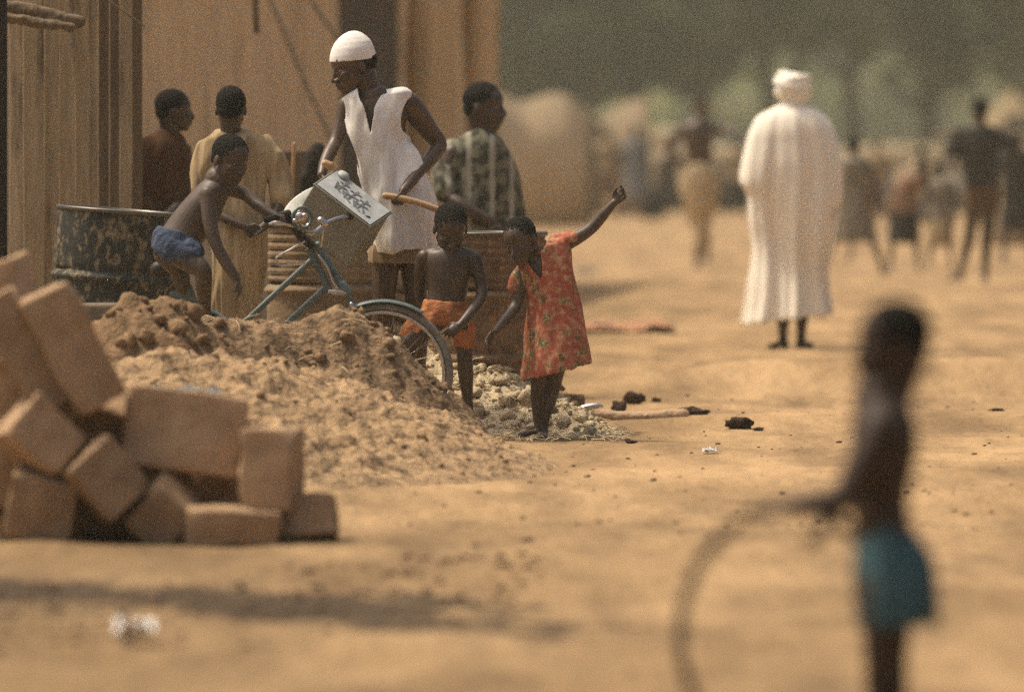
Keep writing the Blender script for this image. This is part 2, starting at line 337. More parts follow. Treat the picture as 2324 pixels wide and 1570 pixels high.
# ------------------------------------------------------------------ people
class Person:
    def __init__(p, label, s, base, voxel, skin='skin', group=None, d0=0.0):
        p.s = s; p.d0 = d0; p.voxel = voxel; p.skin = M[skin]
        p.v = Vol(); p.root = empty('person', p.P(*base), label, 'person', group)
    def P(p, x, y, d=0.0): return W(x, y, p.s, d+p.d0)
    def limb(p, pts, vol=None, flat=1.0, side=None, n=14):
        q = [(p.P(a[0],a[1],a[2]), a[3]/p.s) for a in pts]
        (vol or p.v).tube(q, n=n, flat=flat, side=side)
    def rows(p, rows, vol=None, sub=4, n=28, sq=2.0, dd=0.0):
        """rows (xl,yl,xr,yr,depth_m[,d]) lofted; the silhouette as the sheet shows it"""
        R = [list(r)+[0.0]*(6-len(r)) for r in rows]
        R = catmull(R, sub)
        rr = []
        for xl,yl,xr,yr,b,d in R:
            A = p.P(xl,yl,d+dd); B = p.P(xr,yr,d+dd)
            rr.append(((A+B)/2, (B-A)/2, Vector((0,b,0))))
        (vol or p.v).rings(rr, n, sq=sq)
    def frame(p, f, u):
        f = Vector(f).normalized(); u = Vector(u); u = (u - f*u.dot(f)).normalized()
        back = -f; right = back.cross(u)
        return Matrix((right, back, u)).transposed()
    def head(p, x, y, Hpx, f, u=(0,0,1), d=0.0, neck=None, hair=True, face=True, neck_r=.24, eyes=True, short=1.0, mouth_open=False):
        H = Hpx/p.s; c = p.P(x,y,d); R = p.frame(f,u); p.H=H; p.hc=c; p.hR=R
        L = lambda a,b,z: c + R @ (Vector((a,b,z))*H)
        v = p.v
        E = lambda q, r: v.ell(L(*q), Vector(r)*H, R)
        E((0,.05,.13),(.325,.43,.36)); E((0,-.12,-.10),(.265,.26,.34))
        E((0,-.15,-.32),(.19,.21,.15)); E((0,-.285,-.40),(.085,.075,.075))
        if face:
            v.tube([(L(0,-.35,.05),.032*H),(L(0,-.42,-.07),.042*H),(L(0,-.455,-.135),.05*H)], n=10)
            for sx in (-1,1):
                E((sx*.055,-.405,-.15),(.045,.05,.035))
                E((sx*.16,-.255,-.08),(.085,.08,.07))
                E((sx*.325,.06,-.05),(.035,.075,.115)); 
                v.tube([(L(sx*.19,-.27,.075),.03*H),(L(sx*.05,-.345,.06),.036*H)], n=8)
                v.tube([(L(sx*.20,.02,-.22),.09*H),(L(sx*.08,-.24,-.38),.07*H)], n=10)
            v.tube([(L(-.11,-.335,-.25),.028*H),(L(0,-.395,-.235),.042*H),(L(.11,-.335,-.25),.028*H)], n=10, flat=.8)
            v.tube([(L(-.09,-.33,-.295),.03*H),(L(0,-.385,-.30),.044*H),(L(.09,-.33,-.295),.03*H)], n=10, flat=.8)
        nr = neck_r*H
        if neck:
            N = p.P(*neck)
            v.tube([(L(0,.12,-.12),nr*1.1),((L(0,.10,-.45)*.5+N*.5)+Vector((0,0,.02*H)),nr*.95),(N,nr*1.25)], n=16)
        if face and eyes:
            for sx in (-1,1):
                ev = Vol(); ev.ell(L(sx*.125,-.305,.0), Vector((.046,.040,.026))*H, R, n=8)
                me = ev.mesh(); o = link('eye', me, [M['eye'], M['pupil']], p.root)
                fd = R @ Vector((0,-1,0)); cc = L(sx*.125,-.305,0) - parent_world(p.root)
                for q in me.polygons:
                    dv = (q.center-cc); lat = (dv - fd*dv.dot(fd)).length
                    if dv.dot(fd) > 0 and lat < .024*H: q.material_index = 1
        if hair:
            hv = Vol(); hv.ell(L(0,.075,.155), Vector((.337,.425,.365))*H*short, R, n=18)
            hv.ell(L(0,.22,-.04), Vector((.27,.25,.22))*H*short, R)
            inv = R.transposed()
            def cut(co, no):
                q = inv @ (co-c)/H
                hl = .20 - max(0, abs(q.x)-.22)*1.2
                if q.y < -.12: return q.z < hl
                if q.y < .08: return q.z < .0 - (q.y+.12)*.6
                return q.z < -.30
            me = remesh(hv.mesh(), max(p.voxel*.9,.004), 2)
            bm = bmesh.new(); bm.from_mesh(me); bm.normal_update()
            bmesh.ops.delete(bm, geom=[fc for fc in bm.faces if cut(fc.calc_center_median(), fc.normal)], context='FACES')
            for q in bm.verts: q.co += q.normal*(H*.018*noise.noise(q.co*120))
            bm.to_mesh(me); bm.free()
            link('hair', me, M['hair'], p.root)
    def hand(p, x, y, d, dirv, nrm, thumb, Lpx, curl=(.3,.35,.4,.5), spread=.06, tcurl=.3):
        """wrist point; dirv along the palm, nrm the way the palm faces, thumb side vector"""
        L = Lpx/p.s; w = p.P(x,y,d)
        D = Vector(dirv).normalized(); N = Vector(nrm); N = (N-D*N.dot(D)).normalized(); T = D.cross(N)
        if T.dot(Vector(thumb)) < 0: T = -T
        v = p.v
        v.tube([(w, .15*L),(w+D*.12*L, .17*L),(w+D*.32*L, .215*L),(w+D*.48*L, .205*L)], n=14, flat=.45, side=T)
        fl = (.95,1.04,.98,.78)
        for i in range(4):
            o = (1.5-i)*.118*L
            b = w + D*(.48-.02*abs(i-1.2))*L + T*o
            dd = (D + T*(1.5-i)*spread).normalized(); ang = 0; P0 = b - dd*.06*L; pts = [(P0, .052*L),(b,.052*L)]
            q = b; cl = curl[i]
            for seg, k, r in ((.235,1.1,.05),(.16,1.3,.046),(.12,.8,.040)):
                ang += cl*k
                q = q + (dd*math.cos(ang) + N*math.sin(ang))*seg*L*fl[i]
                pts.append((q, r*L))
            v.tube(pts, n=8, sub=3)
        tb = w + D*.14*L + T*.13*L
        t1 = tb + (D*.75+T*.75+N*.25).normalized()*.2*L
        t2 = t1 + (D*.95+T*(.35-tcurl)+N*(.25+tcurl)).normalized()*.17*L
        t3 = t2 + (D*.95+T*(.1-tcurl)+N*(.3+tcurl)).normalized()*.12*L
        v.tube([(tb,.075*L),(t1,.062*L),(t2,.055*L),(t3,.042*L)], n=9, sub=3)
    def foot(p, x, y, d, dirv, Lpx):
        L = Lpx/p.s; a = p.P(x,y,d); D = Vector(dirv); D.z = 0; D.normalize(); T = Vector((-D.y, D.x, 0)); up = Vector((0,0,1))
        v = p.v; g = a - up*.27*L
        v.tube([(a+up*.10*L,.135*L),(a-up*.05*L-D*.02*L,.14*L),(g+up*.12*L-D*.1*L,.13*L)], n=12)
        v.tube([(g+up*.12*L-D*.12*L,.125*L),(g+up*.14*L+D*.15*L,.135*L),(g+up*.09*L+D*.42*L,.165*L),(g+up*.07*L+D*.56*L,.16*L)], n=14, flat=.6, side=T)
        for i in range(5):
            b = g+up*.06*L+D*(.60-.025*i)*L + T*(.115-.06*i)*L
            r = (.06 if i == 0 else .042)*L
            v.tube([(b-D*.1*L,r),(b,r),(b+D*(.13-.018*i)*L-up*.01*L,r*.9)], n=8, sub=2)
    def finish(p, smooth=3, name='body'):
        me = remesh(p.v.mesh(), p.voxel, smooth)
        o = link(name, me, p.skin, p.root); return o
    def cloth(p, name, material, build, voxel=None, smooth=4, thick=0.004, **kw):
        cv = Vol(); build(cv)
        me = remesh(cv.mesh(), voxel or p.voxel*1.3, smooth, clothify(**kw), thick if (kw.get('cut')) else 0)
        return link(name, me, M[material], p.root)
    def px(p, co):   # world -> sheet at this person's scale
        return (co.x*p.s+CX, (CAMZ-co.z)*p.s+HY)

def inpoly(x, y, poly):
    r = False; j = len(poly)-1
    for i in range(len(poly)):
        xi, yi = poly[i]; xj, yj = poly[j]
        if (yi > y) != (yj > y) and x < (xj-xi)*(y-yi)/(yj-yi)+xi: r = not r
        j = i
    return r

#=MAIN_SPLIT
# ================================================================== THE SETTING
def heap_z(x, y): return 0.0
def fb(x, y, k, o=4): return noise.fractal(Vector((x*k, y*k, 3.3)), 1.0, 2.0, o)
def ground_z(x, y):
    a = max(0.0, min(1.0, (220-y)/120.0))
    z = .020*fb(x, y*.55, .9, 4) + .030*noise.noise(Vector((x*.35, y*.16, 9.1)))
    z += .010*noise.noise(Vector((x*.5, y*3.2, 1.7)))*min(1, max(0,(60-y)/10))
    # rutted bank beyond the log on the right
    t = math.exp(-((y-43.6-.15*x)/.8)**2)*max(0, min(1, (x-.3)/.8)); z += .035*t
    t = math.exp(-((y-46.5)/1.0)**2)*max(0, min(1, (x-1.0)/.8)); z -= .03*t
    for yr, kx_, dp in ((38.6,.10,.016),(39.3,.10,.014),(41.9,-.06,.018),(43.2,.04,.020),(44.6,.05,.022),(47.3,-.05,.03),(53.5,.1,.03),(55.0,.1,.03),(61,-.1,.04),(33.5,.2,.015),(34.4,.2,.012)):
        dd = (y-yr-kx_*x-.35*noise.noise(Vector((x*.7, yr, 0))))/.16
        if abs(dd) < 3: z += 1.5*dp*(-math.exp(-dd*dd)+.6*math.exp(-(abs(dd)-1.6)**2*2))*(.4+noise.noise(Vector((x*1.5, yr*3, 2))))
    if 24 < y < 62 and -4 < x < 5:
        d_, _ = noise.voronoi(Vector((x*2.3, y*1.35, 0))); q_ = d_[0]/.17
        if q_ < 2.2: z += (-.020*math.exp(-q_*q_) + .008*math.exp(-(q_-1.4)**2*3))*(1 if noise.noise(Vector((x*.6, y*.5, 7))) > -.1 else .3)
    t = math.exp(-((y-49.4)/1.0)**2)*max(0, min(1, (x-.2)/1.2)); z += .17*t
    t = max(0, min(1, (36-y)/4)); z += t*(.045*noise.noise(Vector((x*1.1+4, y*.55, 5.5)))+.02*noise.noise(Vector((x*2.9+4, y*1.6, 2.5))))
    return z*a - .015
def build_ground():
    ys = []; y = 12.0
    while y < 70: ys.append(y); y += .085
    while y < 6000: ys.append(y); y *= 1.03
    xs = [-5.2 + i*.065 for i in range(int(11.2/.065))]
    e = 1.0; R = []
    x = xs[-1]
    while x < 4000: x = x + e; e *= 1.35; R.append(x)
    e = 1.0; Lf = []; x = xs[0]
    while x > -4000: x = x - e; e *= 1.35; Lf.append(x)
    xs = Lf[::-1] + xs + R
    verts = [(x, y, ground_z(x, y)) for y in ys for x in xs]
    n = len(xs); faces = [(j*n+i, j*n+i+1, (j+1)*n+i+1, (j+1)*n+i) for j in range(len(ys)-1) for i in range(n-1)]
    me = bpy.data.meshes.new('ground'); me.from_pydata(verts, [], faces)
    return tag(link('ground', me, M['ground']), kind='structure')
def ground_mat():
    m = mat('sandy_ground', (.42,.277,.140), (.28,.182,.090), scale=1.1, rough=1, spec=.08, bump=.8, bscale=9, bdist=.04, stretch=(1,.3,1), lo=.38, hi=.62, detail=9,
            c3=(.145,.095,.050), scale3=2.3, lo3=.42, hi3=.74, stretch3=(1,.16,1))
    nt = m.node_tree; b = nt.nodes['Principled BSDF']
    src = b.inputs['Base Color'].links[0].from_socket
    # a dark noise-broken strip in the foreground ground colour (world position)
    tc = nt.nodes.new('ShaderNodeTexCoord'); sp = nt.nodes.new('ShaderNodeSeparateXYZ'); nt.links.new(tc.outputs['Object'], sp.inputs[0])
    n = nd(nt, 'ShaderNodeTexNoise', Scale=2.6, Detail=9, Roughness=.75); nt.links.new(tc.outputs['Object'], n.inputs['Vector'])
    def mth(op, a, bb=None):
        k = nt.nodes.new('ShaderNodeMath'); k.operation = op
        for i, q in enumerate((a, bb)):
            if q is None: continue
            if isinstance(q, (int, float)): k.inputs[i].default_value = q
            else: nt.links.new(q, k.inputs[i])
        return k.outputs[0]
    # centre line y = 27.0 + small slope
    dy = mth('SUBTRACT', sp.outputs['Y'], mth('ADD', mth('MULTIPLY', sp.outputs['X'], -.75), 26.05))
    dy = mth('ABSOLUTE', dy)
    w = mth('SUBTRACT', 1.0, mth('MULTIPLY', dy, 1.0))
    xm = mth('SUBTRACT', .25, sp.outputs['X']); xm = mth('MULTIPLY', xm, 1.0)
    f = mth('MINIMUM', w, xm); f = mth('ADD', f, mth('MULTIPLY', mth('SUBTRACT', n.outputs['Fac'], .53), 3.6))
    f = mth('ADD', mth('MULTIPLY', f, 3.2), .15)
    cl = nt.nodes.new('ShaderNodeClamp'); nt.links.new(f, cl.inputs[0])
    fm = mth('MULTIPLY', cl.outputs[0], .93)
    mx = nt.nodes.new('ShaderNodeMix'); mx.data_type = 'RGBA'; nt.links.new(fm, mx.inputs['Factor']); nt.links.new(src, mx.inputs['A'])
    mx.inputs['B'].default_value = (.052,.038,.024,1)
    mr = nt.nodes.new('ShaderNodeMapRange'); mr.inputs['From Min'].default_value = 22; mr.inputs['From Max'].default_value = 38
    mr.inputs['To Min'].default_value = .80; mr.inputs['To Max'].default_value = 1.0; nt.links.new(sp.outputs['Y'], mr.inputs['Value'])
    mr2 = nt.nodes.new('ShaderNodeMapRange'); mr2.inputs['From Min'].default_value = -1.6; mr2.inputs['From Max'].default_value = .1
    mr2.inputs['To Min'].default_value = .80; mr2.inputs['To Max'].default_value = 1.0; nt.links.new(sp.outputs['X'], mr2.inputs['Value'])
    vignette = mth('MULTIPLY', mr.outputs[0], mr2.outputs[0])  # vignetting painted into the ground: colour dimmed nearby and to the left
    hs = nt.nodes.new('ShaderNodeHueSaturation'); nt.links.new(vignette, hs.inputs['Value']); nt.links.new(src, hs.inputs['Color']); nt.links.new(hs.outputs[0], mx.inputs['A'])
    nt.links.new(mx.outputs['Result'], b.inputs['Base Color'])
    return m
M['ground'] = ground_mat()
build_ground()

def clod_mesh(bm, c, r, seed, sub=2, flat=.7, jag=.35):
    k = bmesh.ops.create_icosphere(bm, subdivisions=sub, radius=1.0)
    off = Vector((seed*1.37, seed*.71, seed*2.3))
    ax = [1+.35*noise.noise(Vector((seed*3.3, j*5.1, .5))) for j in range(3)]
    for v in k['verts']:
        q = v.co.copy(); q = Vector((q.x*ax[0], q.y*ax[1], q.z*ax[2])); q = q*(1+jag*1.7*noise.noise(q*1.5+off)+jag*1.0*noise.noise(q*3.3+off))
        v.co = c + Vector((q.x*r, q.y*r, q.z*r*flat))

def heap(name, label, cat, ridge, slope, mt, n=(150,110), amp=.03, k=5.0, amp2=.012, k2=18.0, chunks=0, csize=(.015,.05), kind=None, seed=1, groove=0):
    """pile of loose earth: ridge points (x,y,s) on the sheet, sides falling at `slope`"""
    P = [W(*r) for r in ridge]
    m = max(p.z for p in P)/slope + .3
    x0 = min(p.x for p in P)-m; x1 = max(p.x for p in P)+m; y0 = min(p.y for p in P)-m; y1 = max(p.y for p in P)+m
    def hz(x, y):
        best = -9.0; acc = 0
        for a, b in zip(P[:-1], P[1:]):
            ab = Vector((b.x-a.x, b.y-a.y)); t = max(0, min(1, ((x-a.x)*ab.x+(y-a.y)*ab.y)/max(ab.length_squared,1e-6)))
            dx = x-(a.x+ab.x*t); dy = y-(a.y+ab.y*t); dist = math.sqrt(dx*dx+dy*dy)
            dist = math.sqrt(dist*dist+.004)-.063
            z = a.z+(b.z-a.z)*t - slope*dist
            best = max(best, z)
        nz = max(0.0, min(1.0, (best+.02)/.16))
        z = best + nz*(groove*(abs(noise.noise(Vector((x*9+y*2, y*3.2, seed*1.1))))-.25) + amp*noise.fractal(Vector((x*k+seed, y*k, seed*3.1)), .9, 2.0, 5) + amp2*noise.turbulence(Vector((x*k2, y*k2, seed)), 3, False) - amp2*.5)
        return z
    nx, ny = n; vs = []; H = {}
    for j in range(ny+1):
        for i in range(nx+1):
            x = x0+(x1-x0)*i/nx; y = y0+(y1-y0)*j/ny; z = hz(x, y)
            if z < 0: z = max(z, -.12)
            vs.append((x, y, z))
    fs = []
    for j in range(ny):
        for i in range(nx):
            q = (j*(nx+1)+i, j*(nx+1)+i+1, (j+1)*(nx+1)+i+1, (j+1)*(nx+1)+i)
            if max(vs[t][2] for t in q) > -.06: fs.append(q)
    bm = bmesh.new(); bv = [bm.verts.new(v) for v in vs]
    for q in fs: bm.faces.new([bv[t] for t in q])
    bmesh.ops.delete(bm, geom=[v for v in bm.verts if not v.link_faces], context='VERTS')
    rnd = random.Random(seed*11)
    cnt = 0; tries = 0
    while cnt < chunks and tries < chunks*12:
        tries += 1
        x = rnd.uniform(x0, x1); y = rnd.uniform(y0, y1); z = hz(x, y)
        if z < .0: continue
        if z < .03 and rnd.random() < .5: continue
        r = csize[0]+(csize[1]-csize[0])*rnd.random()**2.5
        clod_mesh(bm, Vector((x, y, z+r*.15)), r, rnd.random()*99, sub=2 if r > .03 else 1, flat=rnd.uniform(.5,1)); cnt += 1
    me = bpy.data.meshes.new(name); bm.to_mesh(me); bm.free()
    base = Vector(((x0+x1)/2, (y0+y1)/2, 0))
    o = link(name, me, mt, loc=base); tag(o, label, cat, kind=kind)
    return hz

z1 = heap('sand_heap', 'long low heap of loose brown sand behind the mud bricks', 'sand heap',
     [(150,850,536),(320,802,531),(420,799,527),(560,805,521),(680,837,515),(800,874,509),(930,920,504),(1050,980,502),(1150,1030,501)], .42, M['heap_sand'],
     n=(380,240), groove=.04, amp=.05, k=5.2, amp2=.02, k2=16, chunks=260, csize=(.008,.026), seed=2)
z2 = heap('clay_heap', 'lumpy darker clay heap half burying the bicycle', 'clay heap',
     [(392,760,510),(415,734,508),(470,722,504),(560,720,502),(640,742,500),(695,722,499),(725,700,498),(770,694,498),(815,708,497),(862,752,496),(905,822,495),(955,888,495),(1020,960,495),(1090,1030,497)], 1.05, M['heap_clay'],
     n=(300,160), amp=.042, k=6, amp2=.02, k2=13, chunks=260, csize=(.010,.042), seed=5)
z3 = heap('rubble_heap', 'pale rubble heap behind the girl in the red dress', 'rubble heap',
     [(860,775,455),(945,778,457),(1000,782,458),(1066,796,459),(1098,838,461),(1140,862,462),(1200,884,463),(1265,914,465),(1320,950,467),(1385,986,469)], .62, M['rubble'],
     n=(240,120), amp=.025, k=8, amp2=.03, k2=20, chunks=1300, csize=(.008,.04), seed=3)
heap('debris_heap', 'clumped heap of broken clay and straw beside the dark drum', 'debris heap',
     [(268,700,514),(300,668,513),(345,660,512),(385,676,511),(400,725,510),(405,770,509)], 1.1, M['rubble_brown'],
     n=(120,110), amp=.05, k=8, amp2=.03, k2=18, chunks=260, csize=(.015,.05), seed=8)
heap('broken_brick_heap', 'brown broken brick heap between the bicycle and the man', 'debris heap',
     [(760,640,447),(800,600,446),(850,585,446),(930,610,446),(975,660,447)], .9, M['rubble_brown'],
     n=(110,90), amp=.05, k=8, amp2=.06, k2=16, chunks=260, csize=(.03,.08), seed=9)

# pebbles and crumbs scattered over the ground: nobody could count them
def scatter():
    bm = bmesh.new(); rnd = random.Random(4)
    for i in range(1500):
        if i < 900 and i % 2: continue
        s = rnd.uniform(400, 620) if i < 900 else rnd.uniform(640, 860)
        x = rnd.uniform(900, 2500) if i < 900 else rnd.uniform(-60, 1250)
        if i >= 900:
            s = rnd.gauss(745 - x*.045, 26)
        p = W(x, HY, s); r = .003+.013*rnd.random()**4
        if i >= 900: r *= 1.5
        p.z = ground_z(p.x, p.y)+r*.2
        clod_mesh(bm, p, r, i, sub=1, flat=.6)
    me = bpy.data.meshes.new('pebbles'); bm.to_mesh(me); bm.free()
    tag(link('pebbles', me, M['pebble']), 'dark pebbles and crumbs of earth scattered over the ground', 'pebbles', kind='stuff')
scatter()

def straw(hzf, name, label, boxes, n, seed, mt):
    bm = bmesh.new(); rnd = random.Random(seed)
    for i in range(n):
        px_, s0 = rnd.uniform(boxes[0], boxes[1]), rnd.uniform(boxes[2], boxes[3])
        q = W(px_, HY, s0); z = hzf(q.x, q.y)
        if z < .01: z = ground_z(q.x, q.y)
        L_ = rnd.uniform(.03, .13); a = rnd.uniform(0, 2*PI); e = rnd.uniform(-.5, .35); w_ = rnd.uniform(.0012,.003)
        d = Vector((math.cos(a)*math.cos(e), math.sin(a)*math.cos(e), math.sin(e))); sd_ = d.cross(Vector((0,0,1))).normalized(); c = Vector((q.x, q.y, z+.012))
        bend = Vector((rnd.uniform(-.01,.01),0,rnd.uniform(0,.015)))
        A_ = [c-d*L_/2, c+bend, c+d*L_/2]
        vs = [[bm.verts.new(p_+sd_*w_), bm.verts.new(p_-sd_*w_), bm.verts.new(p_+Vector((0,0,w_*1.5)))] for p_ in A_]
        for k in (0,1):
            for j in range(3): bm.faces.new((vs[k][j], vs[k][(j+1)%3], vs[k+1][(j+1)%3], vs[k+1][j]))
    me = bpy.data.meshes.new(name); bm.to_mesh(me); bm.free()
    tag(link(name, me, M[mt]), label, 'straw', kind='stuff')
M['straw'] = mat('dry_straw', (.62,.50,.30), (.42,.31,.17), scale=30, rough=.9)
straw(z3, 'straw', 'dry straw and twigs strewn over the pale rubble', (900,1420,457,474), 620, 5, 'straw')
straw(z2, 'straw', 'short bits of straw in the clay heap', (400,1080,488,512), 130, 6, 'straw')
def clod(x, y, w, h, label, s=None, mt='clod'):
    s = s or (y-HY)/CAMZ
    bm = bmesh.new(); clod_mesh(bm, Vector((0,0,0)), 1.0, x, sub=3, flat=1, jag=.45)
    for v in bm.verts: v.co = Vector((v.co.x*w/2/s, v.co.y*w/2.2/s, v.co.z*h/2/s))
    me = bpy.data.meshes.new('c'); bm.to_mesh(me); bm.free()
    p = W(x, y, s); p.z = ground_z(p.x, p.y)+h*.38/s
    o = link('clod', me, M[mt]); o.location = p
    return tag(o, label, 'clod', 'dark clods lying on the sand')
clod(1437, 912, 42, 34, 'dark rounded clod farthest back beyond the pale log')
clod(1404, 932, 28, 32, 'small dark clod just behind the middle of the pale log')
clod(1575, 944, 62, 20, 'long flat dark clod touching the right end of the log')
clod(1678, 968, 56, 28, 'squat dark clod alone to the right of the log')
clod(1532, 936, 26, 10, 'low dark crumb above the right end of the log')
clod(1396, 984, 30, 9, 'thin dark crumb just below the pale log')
clod(1432, 1002, 22, 9, 'tiny oval crumb on the sand below the log')
clod(1722, 970, 22, 9, 'small low crumb right of the squat clod')
clod(2262, 942, 34, 7, 'thin flat crumb far to the right behind the child', )
clod(1490, 908, 22, 12, 'small dusty clod beside the farthest clod')

# pale log
def log():
    bm_v = Vol(); s = 444
    pts = [(1322,934),(1380,940),(1440,944),(1500,942),(1548,938)]
    bm_v.tube([(W(x,y+4,s), (13.5+ (x-1322)*.012)/s) for x,y in pts], n=18, sub=5)
    bm_v.tube([(W(1464,944,s,-.012),.010),(W(1467,942,s,-.034),.008)], n=8)
    me = remesh(bm_v.mesh(), .005, 1, roughen(.004, 25, 3))
    o = link('log', me, M['wood_log'], loc=W(1435,958,s))
    tag(o, 'smooth pale log with a knot lying on the sand', 'log')
M['wood_log'] = mat('pale_debarked_wood', (.46,.32,.19), (.36,.24,.14), scale=8, stretch=(.5,4,4), rough=.8, bump=.2)
log()
def crumple(name, label, cat, x, y, w, h, mt, s=None, seed=1, zoff=0, depth=None):
    s = s or (y-HY)/CAMZ; bm = bmesh.new()
    bmesh.ops.create_grid(bm, x_segments=14, y_segments=14, size=1)
    for v in bm.verts:
        a = v.co.copy()
        v.co = Vector((a.x*w/2/s*(1+.2*noise.noise(a*1.4+Vector((seed,0,0)))), a.y*(depth or w/2.6/s), h/s*(.45+.9*noise.noise(a*1.7+Vector((seed,2,0)))*(1-.6*a.length/1.4)+.25*noise.noise(a*4))))
    me = bpy.data.meshes.new('p'); bm.to_mesh(me); bm.free()
    p = W(x, y, s); p.z = zoff if zoff else ground_z(p.x, p.y)+.003
    o = link(name, me, M[mt], smooth=False); o.location = p
    m = o.modifiers.new('t','SOLIDIFY'); m.thickness = .002
    return tag(o, label, cat)
crumple('crumpled_paper', 'crumpled white and blue wrapper on the open sand', 'litter', 1610, 1026, 36, 17, 'paper', seed=3)
crumple('paper_scrap', 'blurred dirty white paper scrap in the near foreground', 'litter', 306, 1448, 96, 75, 'paper_white', seed=6, depth=.10)
crumple('bottle_cap', 'small dark red cap on the foreground sand', 'litter', 1433, 1500, 16, 8, 'red_plastic', seed=2)
crumple('red_cloth', 'long faded red cloth spread on the ground beyond the girl', 'cloth', 1415, 722, 210, 24, 'red_cloth', s=305, seed=4, depth=1.1)
crumple('grey_rag', 'dark grey rag at the near edge of the red cloth', 'cloth', 1385, 742, 75, 20, 'cloth_blue', s=306, seed=7)
crumple('dark_rag', 'small dark rag on the sunlit ground beyond the girl', 'cloth', 1330, 614, 52, 14, 'cloth_blue', s=222, seed=9)
v = Vol(); v.tube([(W(1312,928,447),.010),(W(1330,925,447),.018),(W(1352,921,447),.016),(W(1366,921,447),.008)], n=14)
tag(link('tin_can', v.mesh(), M['chrome'], loc=W(1340,930,447)), 'flattened shiny can lying behind the pale log', 'litter')

# ------------------------------------------------------------------ mud bricks (blurred, foreground left)
def brick(poly_c, size, ang, d, label, s=629, tilt=0, yaw=0, seed=0):
    """poly_c centre on the sheet, size (along, across, deep) in metres, ang = direction of the long axis (deg, sheet, clockwise)"""
    v = Vol(); L, Wd, D = size
    v.box(Vector((0,0,0)), Vector((L/2,0,0)), Vector((0,D/2,0)), Vector((0,0,Wd/2)))
    me = v.mesh(bevel=min(L,Wd,D)*.055, seg=3)
    bm = bmesh.new(); bm.from_mesh(me)
    bmesh.ops.subdivide_edges(bm, edges=bm.edges[:], cuts=5, use_grid_fill=True); bm.normal_update()
    for q in bm.verts:
        e_ = (abs(q.co.x)/(L/2))**6*(abs(q.co.z)/(Wd/2))**6; chip = max(0, noise.noise(q.co*7+Vector((seed*2,3,0)))-.05)
        q.co += q.normal*(.014*noise.noise(q.co*8+Vector((seed,0,0)))+.005*noise.noise(q.co*40)) - q.co.normalized()*chip*.10*e_
    bm.to_mesh(me); bm.free()
    o = link('mud_brick', me, M['mud_brick'])
    o.location = W(poly_c[0], poly_c[1], s, d)
    o.rotation_euler = (Matrix.Rotation(math.radians(yaw),3,'Z') @ Matrix.Rotation(math.radians(ang),3,'Y') @ Matrix.Rotation(math.radians(tilt),3,'X')).to_euler()
    return tag(o, label, 'mud brick', 'mud bricks tumbled in a pile')
BR = [
 ((165,790),(.46,.20,.22),62,-.02,'long mud brick leaning steeply at the top right of the pile',0,8,0),
 ((58,800),(.46,.16,.22),58,.03,'long mud brick leaning parallel on the left of the steep one',0,0,0),
 ((92,990),(.24,.19,.22),42,-.10,'squarish mud brick on the left below the two leaning ones',0,12,-10),
 ((240,1082),(.24,.21,.22),48,-.14,'tilted mud brick with its corner down in the middle of the pile',0,12,-8),
 ((100,1142),(.245,.235,.24),10,-.06,'squat mud brick on the ground at the left of the pile',0,0,10),
 ((372,1150),(.20,.19,.40),-42,.02,'mud brick end-on standing on its edge with a sunlit top',0,-16,18),
 ((415,980),(.43,.29,.20),8,.10,'big flat-faced mud brick across the middle of the pile',0,0,-4),
 ((618,1062),(.29,.185,.24),90,.0,'upright mud brick with a sunlit top at the right end',0,0,12),
 ((530,1192),(.34,.135,.22),3,-.10,'low mud brick lying flat in front of the upright one',0,0,4),
 ((690,1186),(.24,.15,.24),-4,.05,'low mud brick last on the right of the pile',0,0,-16),
 ((18,890),(.22,.20,.22),20,.20,'mud brick at the frame edge left of the leaning ones',0,0,0),
 ((232,968),(.24,.21,.24),20,.26,'shadowed mud brick wedged under the steep one',0,0,20),
 ((-18,1070),(.26,.26,.24),60,.15,'mud brick cut off by the frame at the left bottom',0,0,5),
 ((8,690),(.30,.20,.20),70,.35,'mud brick at the very top left of the pile',0,0,14),
 ((255,1170),(.3,.16,.3),0,.34,'mud brick in deep shade at the back of the pile base',0,0,0),
 ((470,1120),(.3,.14,.3),0,.36,'mud brick in shade under the big flat-faced one',0,0,0),
 ((90,1190),(.34,.14,.3),0,.40,'mud brick in shade behind the squat one',0,0,0),
 ((110,880),(.3,.2,.26),60,.45,'mud brick hidden in shade behind the leaning pair',0,0,6),
 ((330,1080),(.3,.2,.26),10,.45,'mud brick in shade behind the corner-down one',0,0,6),
]
for i, (c, sz, ang, d, lb, tl, yw, tl2) in enumerate(BR):
    brick(c, sz, ang, d, lb, tilt=tl2, yaw=yw, seed=i*3.7)
v = Vol(); v.box(W(252,730,505), Vector((.19,0,0)), Vector((0,.14,0)), Vector((0,0,.082)))
tag(link('stone_slab', v.mesh(bevel=.015), M['grey_block'], loc=W(252,760,505)), 'grey stone slab lying between the dark drum and the bricks', 'stone slab')
v = Vol(); v.box(W(235,820,510), Vector((.24,0,0)), Vector((0,.16,0)), Vector((0,0,.085)))
tag(link('stone_slab', v.mesh(bevel=.015), M['grey_block'], loc=W(235,860,510)), 'lower grey stone slab just above the leaning mud bricks', 'stone slab')
o = crumple('blue_cloth', 'faded blue grey cloth lying on the big flat-faced mud brick', 'cloth', 410, 905, 170, 34, 'cloth_blue', s=612, seed=12, zoff=W(410,905,612).z, depth=.12)  # crumpled sheet in a mottled blue grey tone

